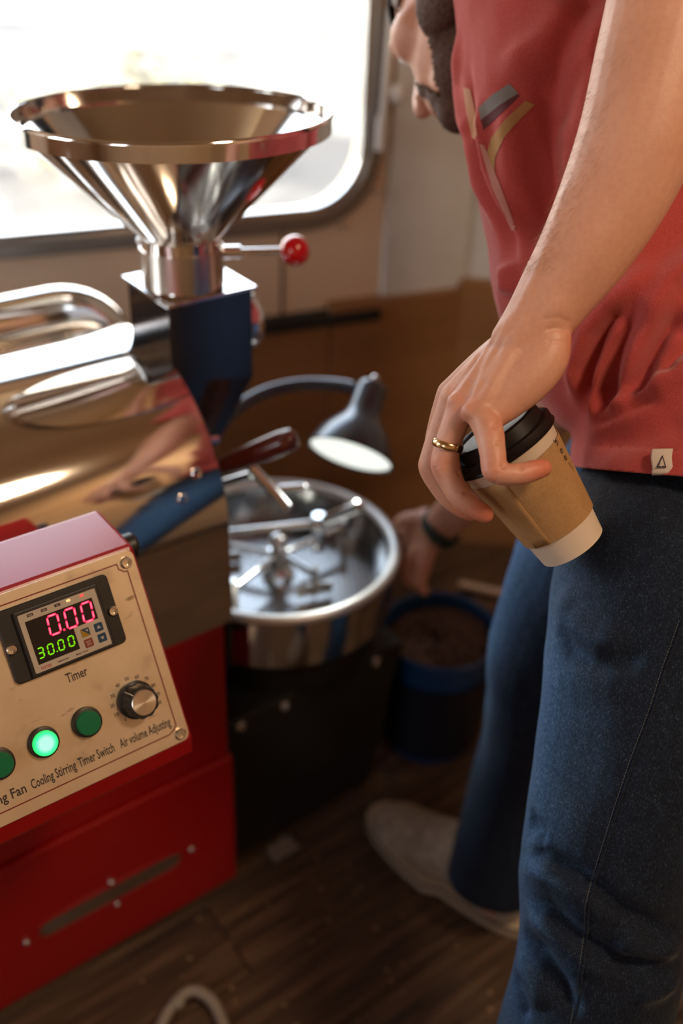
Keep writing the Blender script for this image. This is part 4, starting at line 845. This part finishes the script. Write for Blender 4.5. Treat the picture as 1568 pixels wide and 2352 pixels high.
# hairs on the forearm
M['hair'] = mat('dark_hair', (0.10, 0.05, 0.03), 0.5); M['armhair'] = mat('arm_hair', (0.30, 0.16, 0.08), 0.5)
rnd = random.Random(3); mb = MB(); hk = Skin(hand.me)
for k in range(420):
    s = rnd.random()**0.7; x = 1395-s*190+rnd.uniform(-4, 95)*(0.4+0.6*rnd.random()); y = 60+s*560+rnd.uniform(-20, 20)
    p, n = hk.hit(x, y)
    if p is None: continue
    d_ = (DWN*0.8-RGT*0.45+n*0.55+Vector((rnd.gauss(0, .2), rnd.gauss(0, .2), rnd.gauss(0, .2)))).normalized(); ln_ = rnd.uniform(.004, .010)
    mb.tube([p, p+d_*ln_*0.5, p+d_*ln_+DWN*ln_*0.25], [0.00010, 0.00008, 0.00003], 3, cap=False)
ah = mb.build('arm_hair', M['armhair'], person, smooth=60, mw=PI_); ah['kind'] = 'stuff'
# wedding ring
ra_, rb_ = at(1033, 1010, .780), at(1026, 1035, .7815)
mb = MB(); prf = [(0.0105, -0.0026), (0.0114, -0.0029), (0.0122, -0.0020), (0.0125, 0), (0.0122, 0.0020), (0.0114, 0.0029), (0.0105, 0.0026), (0.0105, -0.0026)]
mb.lathe(prf, 48); M['gold'] = mat('gold', (0.83, 0.58, 0.30), 0.2, 1.0)
ringax = (at(1022, 1048, .782)-at(1038, 992, .778)).normalized(); ring = mb.build('ring', M['gold'], person, mw=PI_ @ frame_z(at(1028, 1022, .7805), ringax, RGT) , smooth=60); ring['label'] = 'gold wedding ring'
mb = MB(); mb.lathe([(0.0285, -0.009), (0.0315, -0.008), (0.0325, 0), (0.0315, 0.008), (0.0285, 0.009)], 32); M['band'] = mat('dark_green_band', (0.012, 0.022, 0.018), 0.6)
bl_ = mb.build('wristband', M['band'], person, mw=PI_ @ frame_z(wrR, (elR-wrR).normalized(), DWN) @ Matrix.Diagonal((1, .86, 1, 1)), smooth=60); bl_['label'] = 'dark wristband on the reaching hand'
# beard, hair and cap
def shell(name, test, off, m, parent, src=me2, nz=0):
    bmx = bmesh.new(); bmx.from_mesh(src); Hi = HM_.inverted(); dele = [f for f in bmx.faces if not test(Hi @ f.calc_center_median())]
    bmesh.ops.delete(bmx, geom=dele, context='FACES'); bmx.normal_update()
    for v in bmx.verts: v.co += v.normal*(off+nz*mnoise.noise(v.co*300))
    mm = bpy.data.meshes.new(name); bmx.to_mesh(mm); bmx.free(); ob = link(mm, name, m, parent, PI_); sd_ = ob.modifiers.new('t', 'SOLIDIFY'); sd_.thickness = 0.002; sd_.offset = 0; return ob
M['beard'] = mat('brown_beard', (0.055, 0.028, 0.018), 0.8); t = tex(M['beard'], 'noise', (1, 1, 1), 500, 3); bump(M['beard'], t.outputs[0], 0.8, 0.003); base(M['beard'], ramp(M['beard'], t.outputs[0], [(0.3, (0.03, 0.014, 0.01)), (0.7, (0.14, 0.07, 0.045))]))
shell('beard', lambda p: -0.15 < p.z < 0.0 and abs(p.x) < .09 and p.y > -0.03 and (p.z < -0.028-1.0*max(p.y, -0.01) or (abs(p.x) < .030 and p.y > .07 and p.z < -.042)) and not (abs(p.x) < .022 and -.075 < p.z < -.048 and p.y > .08), 0.003, M['beard'], person, nz=0.0015)
shell('hair', lambda p: p.z > -0.02 and p.y < 0.045 and p.z > 0.02-(0.05 if p.y < -.03 else 0) and abs(p.x) < .09, 0.003, M['hair'], person, nz=0.001)
M['cap'] = mat('black_cap_cloth', (0.015, 0.014, 0.014), 0.85)
shell('knitted_cap', lambda p: p.z > 0.045 and abs(p.x) < .1, 0.006, M['cap'], person)
for s_ in (-1, 1):
    mb = MB(); mb.sphere((0.031*s_, 0.077, 0.008), 0.0115, 16); ey = mb.build('eye', M['white'], person, mw=PI_ @ HM_, smooth=80)

# ---- t-shirt
sh = MB()
limb(sh, [(at(1650, 1200, .960), .184, .130), (at(1642, 1085, .962), .178, .128), (at(1634, 960, .964), .167, .122), (at(1602, 850, .968), .158, .122), (at(1530, 740, .975), .158, .128), (at(1462, 620, .982), .160, .128), (at(1424, 480, .988), .162, .124), (at(1386, 300, .992), .166, .122), (at(1366, 130, 1.0), .170, .122), (at(1340, -60, 1.01), .168, .118), (at(1290, -250, 1.02), .135, .10)], L_v, k=6, n=40, ex=2.3, round_=True)
limb(sh, [(at(1360, -320, 1.0), .072, .082), (shL, .074, .076), (shL.lerp(elL, 0.12), .070, .072)], SD, n=24)
limb(sh, [(at(1290, 100, 1.06), .07, .08), (shR, .072, .074), (shR.lerp(elR, .12), .066, .068)], RGT, n=24)
ms = fuse(sh, 0.0035, 10, 0.5)
# open hem and sleeve ends
bmx = bmesh.new(); bmx.from_mesh(ms)
hp1, hp2, hp3 = at(1345, 1072, .94), at(1540, 1094, .79), at(1800, 1100, .98); hn = (hp2-hp1).cross(hp3-hp1).normalized()
if hn.z > 0: hn = -hn
bmesh.ops.bisect_plane(bmx, geom=bmx.verts[:]+bmx.edges[:]+bmx.faces[:], plane_co=hp1, plane_no=hn, clear_outer=True)
for (A_, B_, f_, sd_x) in ((shL, elL, .64, SD), (shR, elR, .52, RGT)):   # the sleeves, open at the cuff
    d_ = (B_-A_).normalized(); u = (sd_x-d_*sd_x.dot(d_)).normalized(); v_ = d_.cross(u); rows = []
    for i in range(25):
        c0 = A_.lerp(B_, -0.10+(f_+0.10)*i/24); row = []
        for j in range(64):
            a_ = 2*PI*j/64; k_ = 0.0785+0.0035*math.sin(3*a_+i*0.25)*i/24+0.004*(i/24)+0.0035*mnoise.noise(Vector((math.cos(a_)*1.5, math.sin(a_)*1.5, i*0.16)))-0.010*max(0, 1-i/3)
            k_ += 0.0010*(i >= 22)-0.0006*(i == 21); row.append(bmx.verts.new(c0+(u*math.cos(a_)+v_*math.sin(a_))*k_))
        rows.append(row)
    for i in range(24):
        for j in range(64): bmx.faces.new((rows[i][j], rows[i][(j+1) % 64], rows[i+1][(j+1) % 64], rows[i+1][j]))
bmesh.ops.recalc_face_normals(bmx, faces=bmx.faces)
bmx.to_mesh(ms); bmx.free()
tee = Skin(ms)
K = [ # strokes across the near side: (points in the photograph, height, width)
 ([(1215, 100), (1248, 260), (1235, 420), (1218, 600)], -.032, .026), ([(1440, -60), (1360, 110), (1305, 300), (1285, 420)], .012, .014), ([(1390, -60), (1300, 90), (1240, 210)], -.009, .010), ([(1330, -20), (1235, 110), (1150, 200)], .009, .018),
 ([(1350, 130), (1305, 220), (1280, 300)], -.010, .009), ([(1175, 210), (1160, 300), (1175, 420), (1200, 520)], .009, .013), ([(1300, 330), (1290, 430), (1270, 500)], .010, .009), ([(1400, 200), (1340, 340)], .006, .010),
 ([(1068, 120), (1080, 300), (1118, 430), (1180, 580), (1205, 640)], -.010, .009), ([(1095, 200), (1125, 390), (1180, 530), (1218, 620)], .010, .007), ([(1050, 40), (1062, 250), (1100, 420), (1160, 560)], .008, .008), ([(1165, 600), (1172, 680)], .010, .014),
 ([(1520, 590), (1425, 680), (1352, 760), (1326, 850), (1330, 950)], .016, .010), ([(1440, 690), (1390, 765), (1352, 850), (1345, 960)], -.016, .008), ([(1420, 690), (1434, 725), (1400, 790), (1372, 870), (1360, 980)], .017, .0075), ([(1490, 690), (1430, 790), (1398, 890), (1385, 970)], -.018, .010),
 ([(1640, 540), (1530, 650), (1465, 770), (1430, 880), (1412, 960)], .018, .012), ([(1575, 700), (1500, 820), (1460, 910), (1440, 955)], -.016, .010), ([(1640, 660), (1560, 760), (1515, 850), (1498, 900)], .012, .009), ([(1600, 760), (1545, 830), (1528, 880)], -.012, .007),
 ([(1640, 800), (1560, 865), (1480, 915), (1405, 955), (1340, 995)], .017, .011), ([(1530, 905), (1440, 945), (1385, 968), (1355, 975)], -.012, .006), ([(1700, 620), (1600, 720), (1540, 790)], -.010, .010), ([(1350, 1020), (1450, 1010), (1600, 960)], -.006, .012)]
for pts, amp, wd in K: tee.stroke(pts, amp, wd, 0.25)
tee.done()
co = tee.co; nn_ = tee.nrm                                       # soft cloth unevenness
dz = np.array([mnoise.noise(Vector(c_)*14)*0.0035+mnoise.noise(Vector(c_)*38)*0.0010 for c_ in co]); tee.co = co+nn_*dz[:, None]; tee.done()
hemd = -(tee.co-np.array(hp1))@np.array(hn)                       # distance above the hem plane
tee.co = tee.co+tee.nrm*((0.0012*(hemd < 0.0205)-0.0010*np.exp(-((hemd-0.0205)/0.0012)**2))*(hemd < 0.04))[:, None]; tee.done()
m = M['tee'] = mat('faded_red_cotton', (0.40, 0.075, 0.065), 0.9, Sheen_Weight=0.35, Sheen_Roughness=0.5)
m.node_tree.nodes['Principled BSDF'].inputs['Sheen Tint'].default_value = (1, 0.75, 0.72, 1); m.node_tree.nodes['Principled BSDF'].inputs['Specular IOR Level'].default_value = 0.2
t1 = tex(m, 'noise', (1, 1, 1), 1100, 4); t2 = tex(m, 'noise', (1, 1, 1), 9, 4)
ca = ramp(m, t1.outputs[0], [(0.3, (0.37, 0.040, 0.037)), (0.7, (0.51, 0.090, 0.080))]); cb = ramp(m, t2.outputs[0], [(0.35, (0.88, 0.86, 0.86)), (0.65, (1, 1, 1))]); base(m, mixc(m, ca, cb, 1.0, 'MULTIPLY'))
nb = bump(m, t1.outputs[0], 0.5, 0.0010)
teeo = link(tee.me, 't_shirt', m, person, PI_); sd_ = teeo.modifiers.new('cloth', 'SOLIDIFY'); sd_.thickness = 0.0014; sd_.offset = -1
def patch(sk, poly, name, m, parent, off=0.0005, n=None, inset=None):
    """a thin printed or sewn piece following the cloth, outline given on the cloth"""
    bmx = bmesh.new(); vs = [bmx.verts.new((x, y, 0)) for x, y in poly]; bmx.faces.new(vs)
    bmesh.ops.triangulate(bmx, faces=bmx.faces[:])
    for _ in range(n or 4): bmesh.ops.subdivide_edges(bmx, edges=[e for e in bmx.edges if e.calc_length() > 9], cuts=1, use_grid_fill=True); bmesh.ops.triangulate(bmx, faces=[f for f in bmx.faces if len(f.verts) > 4])
    for v in bmx.verts:
        p, nr = sk.hitn(v.co.x, v.co.y)
        if nr.dot(CAMP-p) < 0: nr = -nr
        v.co = p+nr*off
    mm = bpy.data.meshes.new(name); bmx.to_mesh(mm); bmx.free(); ob = link(mm, name, m, parent, PI_ if parent is person else None); return ob
def cloth_print(name, col): return mat(name, col, 0.85)
for poly, nm, col, lb in (([(1099, 248), (1130, 218), (1170, 192), (1190, 214), (1150, 240), (1104, 276)], 'printed_stripe', (0.17, 0.155, 0.145), 'grey printed stripe on the chest'), ([(1104, 276), (1150, 240), (1190, 215), (1192, 221), (1160, 252), (1110, 300)], 'printed_stripe', (0.085, 0.018, 0.022), 'maroon printed stripe on the chest'),
                      ([(1206, 232), (1228, 241), (1190, 278), (1160, 312), (1138, 360), (1134, 402), (1118, 352), (1128, 318), (1160, 275)], 'printed_stripe', (0.36, 0.19, 0.07), 'tan curved stripe on the chest'), ([(1064, 200), (1080, 205), (1092, 260), (1096, 320), (1084, 318), (1072, 262)], 'printed_stripe', (0.52, 0.27, 0.16), 'tan stripe near the shirt edge'),
                      ([(1100, 330), (1112, 335), (1150, 430), (1186, 530), (1175, 530), (1130, 430)], 'printed_stripe', (0.46, 0.20, 0.17), 'faint pinkish stripe down the shirt front')):
    o_ = patch(tee, poly, nm, cloth_print(nm, col), person, 0.0006); o_['label'] = lb
# hem tag with its little tree emblem
M['tag'] = mat('cream_woven_tag', (0.56, 0.47, 0.40), 0.85); t = tex(M['tag'], 'noise', (1, 1, 1), 900, 2); bump(M['tag'], t.outputs[0], 0.5, 0.0005)
p0_, n0_ = tee.hitn(1520, 1062)
if n0_.dot(CAMP-p0_) < 0: n0_ = -n0_
n0_ = (n0_.normalized()*0.5-FWD*0.5).normalized(); tx = (RGT*1.0+DWN*0.02); tx = (tx-n0_*tx.dot(n0_)).normalized(); ty = n0_.cross(tx)
TM = Matrix(((tx.x, ty.x, n0_.x, p0_.x), (tx.y, ty.y, n0_.y, p0_.y), (tx.z, ty.z, n0_.z, p0_.z), (0, 0, 0, 1)))
if ty.z < 0: TM = TM @ Matrix.Diagonal((1, 1, 1, 1))
ppm = 2330/ (p0_-CAMP).dot(FWD)
mb = MB(); g = 10; vs = []
for i in range(g+1):
    for j in range(15):
        u, v = i/g, j/14; xl = (-23+4*(1-abs(2*v-0.9)) * -1 if False else -25+6*abs(v-0.35)**1.5*2 if v < .8 else -24+4*(v-.8)*5*0.3); x = (xl+(47-2*v)*u)/ppm; y = (-31+61*v)/ppm
        vs.append((x, y, 0.0022+0.0018*math.sin(v*PI)-0.0008*(2*u-1)**2-(0.003*max(0, v-.93)*10)))
mb.add([(x, -y if ty.z > 0 else y, z) for x, y, z in vs], [(i*15+j, (i+1)*15+j, (i+1)*15+j+1, i*15+j+1) for i in range(g) for j in range(14)])
tg = mb.build('hem_tag', M['tag'], person, mw=PI_ @ TM, smooth=80); tg.modifiers.new('t', 'SOLIDIFY').thickness = 0.0007
sg = -1 if ty.z > 0 else 1
def tri(mb, pts, z): mb.prism([(x/ppm, sg*y/ppm) for x, y in pts], z, z+0.0001)
mb = MB(); tri(mb, [(-13, 14), (1, -15.5), (9, 14.5)], 0.0046); mb.build('emblem', mat('dark_emblem', (0.03, 0.012, 0.018), 0.7), tg, smooth=0)
mb = MB()
for pts in ([(0, -7.5), (-2.6, -2.6), (2.6, -2.6)], [(-1.2, -4), (-4.6, 1.2), (3.9, 1.2), (1, -4)], [(-2, 0), (-6, 5.4), (4.8, 5.4), (1.6, 0)], [(-3, 4), (-8, 10), (5.6, 10), (2, 4)], [(-1.9, 10), (-1.9, 12.6), (-.3, 12.6), (-.3, 10)]): tri(mb, pts, 0.00475)
mb.build('emblem_tree', M['tag'], tg, smooth=0)

# ---- jeans
jn = MB()
limb(jn, [(at(1640, 960, .975), .138, .095), (at(1636, 1060, .972), .146, .102), (at(1615, 1160, .975), .150, .104)], L_v, n=32, ex=2.3)
nl = pn(NEARLEG); low_ = nl[-1][0]; anj = Vector((low_.x-0.012, low_.y-0.03, 0.075))
limb(jn, nl+[(low_.lerp(anj, .5), .072, .070), (anj, .070, .070)], RGT, n=32, round_=False)
rl = [(hipR, .088, .088)]+pn(FARLEG)
anrj = Vector((anR.x-0.004, anR.y+0.004, 0.092))
limb(jn, rl+[(anrj, .066, .066)], RGT, n=28, round_=False)
mjn = fuse(jn, 0.0035, 6, 0.5); jk_ = Skin(mjn)
KJ = [([(1280, 1430), (1310, 1490), (1370, 1522), (1440, 1520), (1500, 1490)], -.005, .010), ([(1290, 1330), (1300, 1420), (1370, 1480), (1460, 1460)], .005, .016), ([(1300, 1180), (1400, 1200), (1568, 1180)], .004, .03),
 ([(1215, 1865), (1225, 1895), (1260, 1930)], -.004, .008), ([(1195, 1960), (1250, 1965), (1330, 2010), (1420, 2090), (1520, 2140), (1600, 2130)], -.007, .009), ([(1190, 1990), (1260, 2010), (1340, 2060), (1430, 2130)], .006, .011),
 ([(1195, 2050), (1260, 2090), (1330, 2160), (1430, 2220), (1560, 2225)], -.008, .009), ([(1200, 2090), (1270, 2140), (1350, 2210), (1450, 2260)], .006, .010), ([(1190, 2140), (1240, 2190), (1290, 2260), (1330, 2350)], -.008, .009), ([(1180, 2180), (1220, 2240), (1260, 2320)], .006, .010), ([(1175, 2220), (1195, 2290), (1215, 2352)], -.006, .008),
 ([(1225, 1910), (1240, 1960)], .002, .012), ([(1400, 2160), (1500, 2190), (1600, 2180)], .005, .010), ([(1450, 2300), (1520, 2280), (1580, 2230)], .004, .010), ([(1330, 1560), (1340, 1750), (1310, 1900)], -.0022, .03),
]
for pts, amp, wd in KJ: jk_.stroke(pts, amp*1.35, wd, 0.25)
jk_.done(); dz = np.array([mnoise.noise(Vector(c_)*11)*0.0030+mnoise.noise(Vector(c_)*30)*0.0009 for c_ in jk_.co]); jk_.co = jk_.co+jk_.nrm*dz[:, None]; jk_.done()
m = M['denim'] = mat('blue_denim', (0.04, 0.06, 0.11), 0.85, Sheen_Weight=0.08, Sheen_Roughness=0.4); m.node_tree.nodes['Principled BSDF'].inputs['Specular IOR Level'].default_value = 0.25
t1 = tex(m, 'noise', (1.0, 1.0, 0.28), 900, 4); t2 = tex(m, 'noise', (1, 1, .25), 150, 4); t3 = tex(m, 'noise', (1, 1, 1), 10, 3)
ca = ramp(m, t1.outputs[0], [(0.35, (0.003, 0.005, 0.011)), (0.57, (0.009, 0.017, 0.036)), (0.78, (0.065, 0.085, 0.115))]); cb = ramp(m, t2.outputs[0], [(0.35, (0.6, 0.65, 0.7)), (0.65, (1, 1, 1))]); cc = ramp(m, t3.outputs[0], [(0.35, (0.75, 0.78, 0.82)), (0.65, (1.0, 1.0, 1.0))])
base(m, mixc(m, mixc(m, ca, cb, 1.0, 'MULTIPLY'), cc, 1.0, 'MULTIPLY')); bump(m, t1.outputs[0], 0.7, 0.0010)
at_ = m.node_tree.nodes.new('ShaderNodeAttribute'); at_.attribute_name = 'lit_fade'
lit_worn = ramp(m, t1.outputs[0], [(0.35, (0.030, 0.085, 0.18)), (0.57, (0.075, 0.17, 0.32)), (0.78, (0.20, 0.32, 0.46))])
b0 = m.node_tree.nodes['Principled BSDF'].inputs['Base Color'].links[0].from_socket; base(m, mixc(m, b0, lit_worn, at_.outputs['Fac']))
fd_ = jk_.nrm@np.array(Vector((-0.98, 0.20, 0)).normalized()); fd_ = np.clip((fd_-0.30)/0.65, 0, 1); zz = jk_.co[:, 2]; fd_ = fd_**1.2*np.clip((0.80-zz)/0.12, 0.0, 1)*np.clip((zz-0.05)/0.35, 0.25, 1)   # window light painted into the thigh fronts, along with wear
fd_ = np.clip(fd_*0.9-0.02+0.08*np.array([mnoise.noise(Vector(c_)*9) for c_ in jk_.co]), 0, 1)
a_ = jk_.me.attributes.new('lit_fade', 'FLOAT', 'POINT'); a_.data.foreach_set('value', fd_.astype(np.float32))
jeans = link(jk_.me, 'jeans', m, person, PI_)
# outer seam: raised welt with its stitching
seam = [(1568, 1425), (1530, 1530), (1495, 1640), (1455, 1745), (1420, 1850), (1392, 1940), (1370, 2010), (1352, 2080), (1350, 2140), (1338, 2230), (1328, 2300), (1318, 2352)]
pl_ = [p-FWD*0.0002 for p in jk_.line(seam, 10)]
mb = MB(); mb.tube(pl_, 0.0016, 8, flat=0.6); M['stitch'] = mat('seam_thread', (0.10, 0.10, 0.09), 0.8); sm = mb.build('side_seam', M['denim'], person, mw=PI_, smooth=60)
for o_x in (-9,):
    mb = MB(); st_ = jk_.line([(x+o_x, y) for x, y in seam], 7)
    for i in range(0, len(st_)-1, 1):
        a, b = st_[i]-FWD*0.0003, st_[i+1]-FWD*0.0003; mb.tube([a, a.lerp(b, 0.7)], 0.00028, 5)
    o_ = mb.build('seam_stitching', M['stitch'], person, mw=PI_, smooth=60); o_['kind'] = 'stuff'
# belt peeping out: none seen; shoes
def shoe(c_, toe, name_label, col):
    z_ = Vector((0, 0, 1)); sd = toe.cross(z_)
    mw = Matrix(((toe.x, -sd.x, 0, c_.x), (toe.y, -sd.y, 0, c_.y), (0, 0, 1, 0), (0, 0, 0, 1)))   # x to the toe, y to the left
    e = bpy.data.objects.new('shoe', None); COL.objects.link(e); e.parent = person; e.matrix_local = PI_ @ mw; e['label'] = name_label
    out = []; 
    for i in range(40):
        a = 2*PI*i/40; ca, sa = math.cos(a), math.sin(a); w_ = 0.050 if ca > 0 else 0.038
        out.append((0.150*ca, 1.1*w_*math.copysign(abs(sa)**0.8, sa)+0.006*ca))
    mb = MB(); mb.prism(out, 0.0, 0.024); mb.build('sole', M['sole'], e, smooth=40, bevel=0.004)
    mb = MB(); mb.add([(x*1.004, y*1.004, 0.017) for x, y in out]+[(x*1.004, y*1.004, 0.0225) for x, y in out], [(i, (i+1) % 40, 40+(i+1) % 40, 40+i) for i in range(40)]); mb.build('sole_line', M['soleline'], e, smooth=40)
    mb = MB(); Y = Vector((0, 1, 0))
    limb(mb, [(Vector((-0.105, 0, .045)), .034, .038), (Vector((-.05, 0, .058)), .037, .050), (Vector((0.0, 0, .052)), .042, .044), (Vector((.055, 0.004, .036)), .046, .031), (Vector((.105, 0.006, .028)), .040, .022)], Y, n=24)
    mb2 = MB(); mu = fuse(mb, 0.004, 4); bmx = bmesh.new(); bmx.from_mesh(mu); bmesh.ops.bisect_plane(bmx, geom=bmx.verts[:]+bmx.edges[:]+bmx.faces[:], plane_co=(0, 0, .02), plane_no=(0, 0, -1), clear_outer=True); bmx.to_mesh(mu); bmx.free()
    link(mu, 'upper', col, e, Matrix.Identity(4))
    for k in range(5):
        x = 0.015+0.014*k; mb = MB(); z = 0.0935-0.0078*k; pts = [(x, -.024, z-.012), (x+.004, 0, z), (x, .024, z-.012)]; mb.tube(smooth_path(pts, 5), 0.003, 8); mb.build('lace', M['lace'], e, smooth=60)
    return e
M['sole'] = mat('cream_rubber_sole', (0.46, 0.36, 0.25), 0.6); M['soleline'] = mat('dark_sole_line', (0.05, 0.03, 0.02), 0.7); M['lace'] = mat('grey_lace', (0.34, 0.28, 0.22), 0.8)
M['canvas'] = mat('taupe_canvas', (0.30, 0.245, 0.185), 0.85); t = tex(M['canvas'], 'noise', (1, 1, 1), 40, 3); base(M['canvas'], ramp(M['canvas'], t.outputs[0], [(0.35, (0.30, 0.24, 0.18)), (0.65, (0.46, 0.39, 0.30))]))
shoe(Vector((0.178, 0.975, 0)), Vector((-0.707, 0.707, 0)), 'taupe canvas shoe beside the black machine base', M['canvas'])
shoe(Vector((anj.x-0.05, anj.y+0.03, 0)), Vector((-0.84, 0.54, 0)).normalized(), 'taupe canvas shoe of the standing leg', M['canvas'])

# ------------------------------------------------------------------ paper cup in the hand
cax = campt((0.588*math.cos(math.radians(12)), 0.809*math.cos(math.radians(12)), math.sin(math.radians(12)))).normalized(); ctop = at(1160, 1025, .802)
CM = frame_z(ctop, -cax, RGT)                                      # z points from the bottom to the lid, origin at the rim
HC_ = 0.100; RT, RB = 0.0408, 0.0275
cup = empty('paper_cup', 'takeaway paper cup with black lid and kraft sleeve, tilted in the hand', 'cup', mw=Matrix.Translation(ctop-cax*0)); CI = Matrix.Translation(-ctop) @ CM
def rad(s): return RT+(RB-RT)*s/HC_
mb = MB(); mb.lathe([(0, -HC_+0.008), (RB-0.001, -HC_+0.008), (RB-0.001, -HC_), (RB, -HC_), (RT, 0), (RT+0.001, 0.001), (RT-0.0005, 0.002), (RB-0.0015, -HC_+0.009), (0, -HC_+0.009)], 72)
M['paper'] = mat('cream_cup_paper', (0.66, 0.54, 0.43), 0.55); mb.build('cup_wall', M['paper'], cup, mw=CI, smooth=40)
m = M['kraft'] = mat('kraft_card', (0.38, 0.20, 0.075), 0.8); t = tex(m, 'noise', (1, 1, 1), 500, 4); t2 = tex(m, 'noise', (1, 1, 1), 60, 4)
ca = ramp(m, t.outputs[0], [(0.3, (0.34, 0.18, 0.068)), (0.5, (0.385, 0.21, 0.082)), (0.75, (0.41, 0.23, 0.092))]); cb = ramp(m, t2.outputs[0], [(0.35, (0.9, 0.88, 0.86)), (0.65, (1, 1, 1))]); base(m, mixc(m, ca, cb, 1.0, 'MULTIPLY')); bump(m, t.outputs[0], 0.2, 0.0004)
s0, s1 = 0.0125, 0.078; o_ = 0.0012
mb = MB(); mb.lathe([(rad(s0)+0.0002, -s0), (rad(s0)+o_, -s0), (rad(s1)+o_+0.0004, -s1), (rad(s1)+0.0002, -s1)], 96); slv = mb.build('sleeve', m, cup, mw=CI, smooth=40)
aleft = (CM.to_3x3().inverted() @ (-RGT*0.62-FWD*0.78)); th_l = math.atan2(aleft.y, aleft.x)
def onsleeve(th, s, off): r = rad(s)+o_+off; return Vector((r*math.cos(th), r*math.sin(th), -s))
def sl_th(px, py):
    """angle and distance down the sleeve of a place seen in the photograph"""
    Ci = CM.inverted(); o0 = Ci @ CAMP; d0 = (Ci.to_3x3() @ (at(px, py, 1)-CAMP)).normalized(); best = None
    for k in range(4000):
        p = o0+d0*(0.70+k*0.00005); r = math.hypot(p.x, p.y)
        if r <= rad(-p.z)+o_: return math.atan2(p.y, p.x), -p.z
    return None
# overlapping card seam and a crease
tA = sl_th(1170, 1190) or (0, .05)
mb = MB(); vs = []
for i in range(7):
    for th in (tA[0], tA[0]+(-0.5)): pass
th0, _s = (sl_th(1185, 1215) or (2.6, .07)); n = 8
for i in range(n+1):
    s = s0+(s1-s0)*i/n
    for q in range(6): vs.append(onsleeve(th0+0.10+0.10*q*(-1 if True else 1)*-1, s, 0.0006 if q else 0.0008))
mb.add(vs, [(i*6+q, i*6+q+1, (i+1)*6+q+1, (i+1)*6+q) for i in range(n) for q in range(5)]); sf = mb.build('sleeve_flap', m, cup, mw=CI, smooth=60); sf.modifiers.new('t', 'SOLIDIFY').thickness = 0.0002
# stamped characters running down the sleeve
mb = MB()
for ch, px_, py_, hgt in (('4', 1274, 1012, 10), ('/', 1280, 1022, 5), ('0', 1288, 1036, 11), ('8', 1297, 1052, 9), ('-', 1306, 1068, 5), ('-', 1312, 1076, 5)):
    q = sl_th(px_, py_)
    if q is None: continue
    th, s = q; tmp = MB(); text_mb(ch, 0.0042 if ch != '/' else .0025, 0.0034, -0.0021, -0.0017, 0.0, mb=tmp)
    mb.add([onsleeve(th+(-v[1])/rad(s)*1.0, s+v[0], 0.0009) for v in tmp.v], tmp.f)
mb.build('stamped_lettering', M['ink'], cup, mw=CI, smooth=0)
m = M['lid'] = mat('glossy_black_lid', (0.010, 0.006, 0.006), 0.42, Specular_IOR_Level=0.2)
mb = MB(); R1 = RT+0.0022
mb.lathe([(RT, -0.0018), (R1+0.0006, -0.0018), (R1+0.0012, -0.0006), (R1, 0.0008), (R1+0.0004, 0.004), (R1+0.0002, 0.0065), (R1-0.002, 0.0078), (R1-0.0035, 0.0068), (R1-0.0045, 0.007), (R1-0.0060, 0.0170), (R1-0.0080, 0.0185), (R1-0.0105, 0.0178), (R1-0.012, 0.0160), (0, 0.0160)], 96)
lid = mb.build('lid', m, cup, mw=CI, smooth=40)
mb = MB(); mb.prism(rrect(-0.006, -0.002, 0.006, 0.002, 0.0015), 0.0175, 0.0184); mb.build('sip_hole', M['ink'], cup, mw=CI @ Matrix.Rotation(2.0, 4, 'Z') @ Matrix.Translation((0, R1-0.0085, 0)), smooth=0)
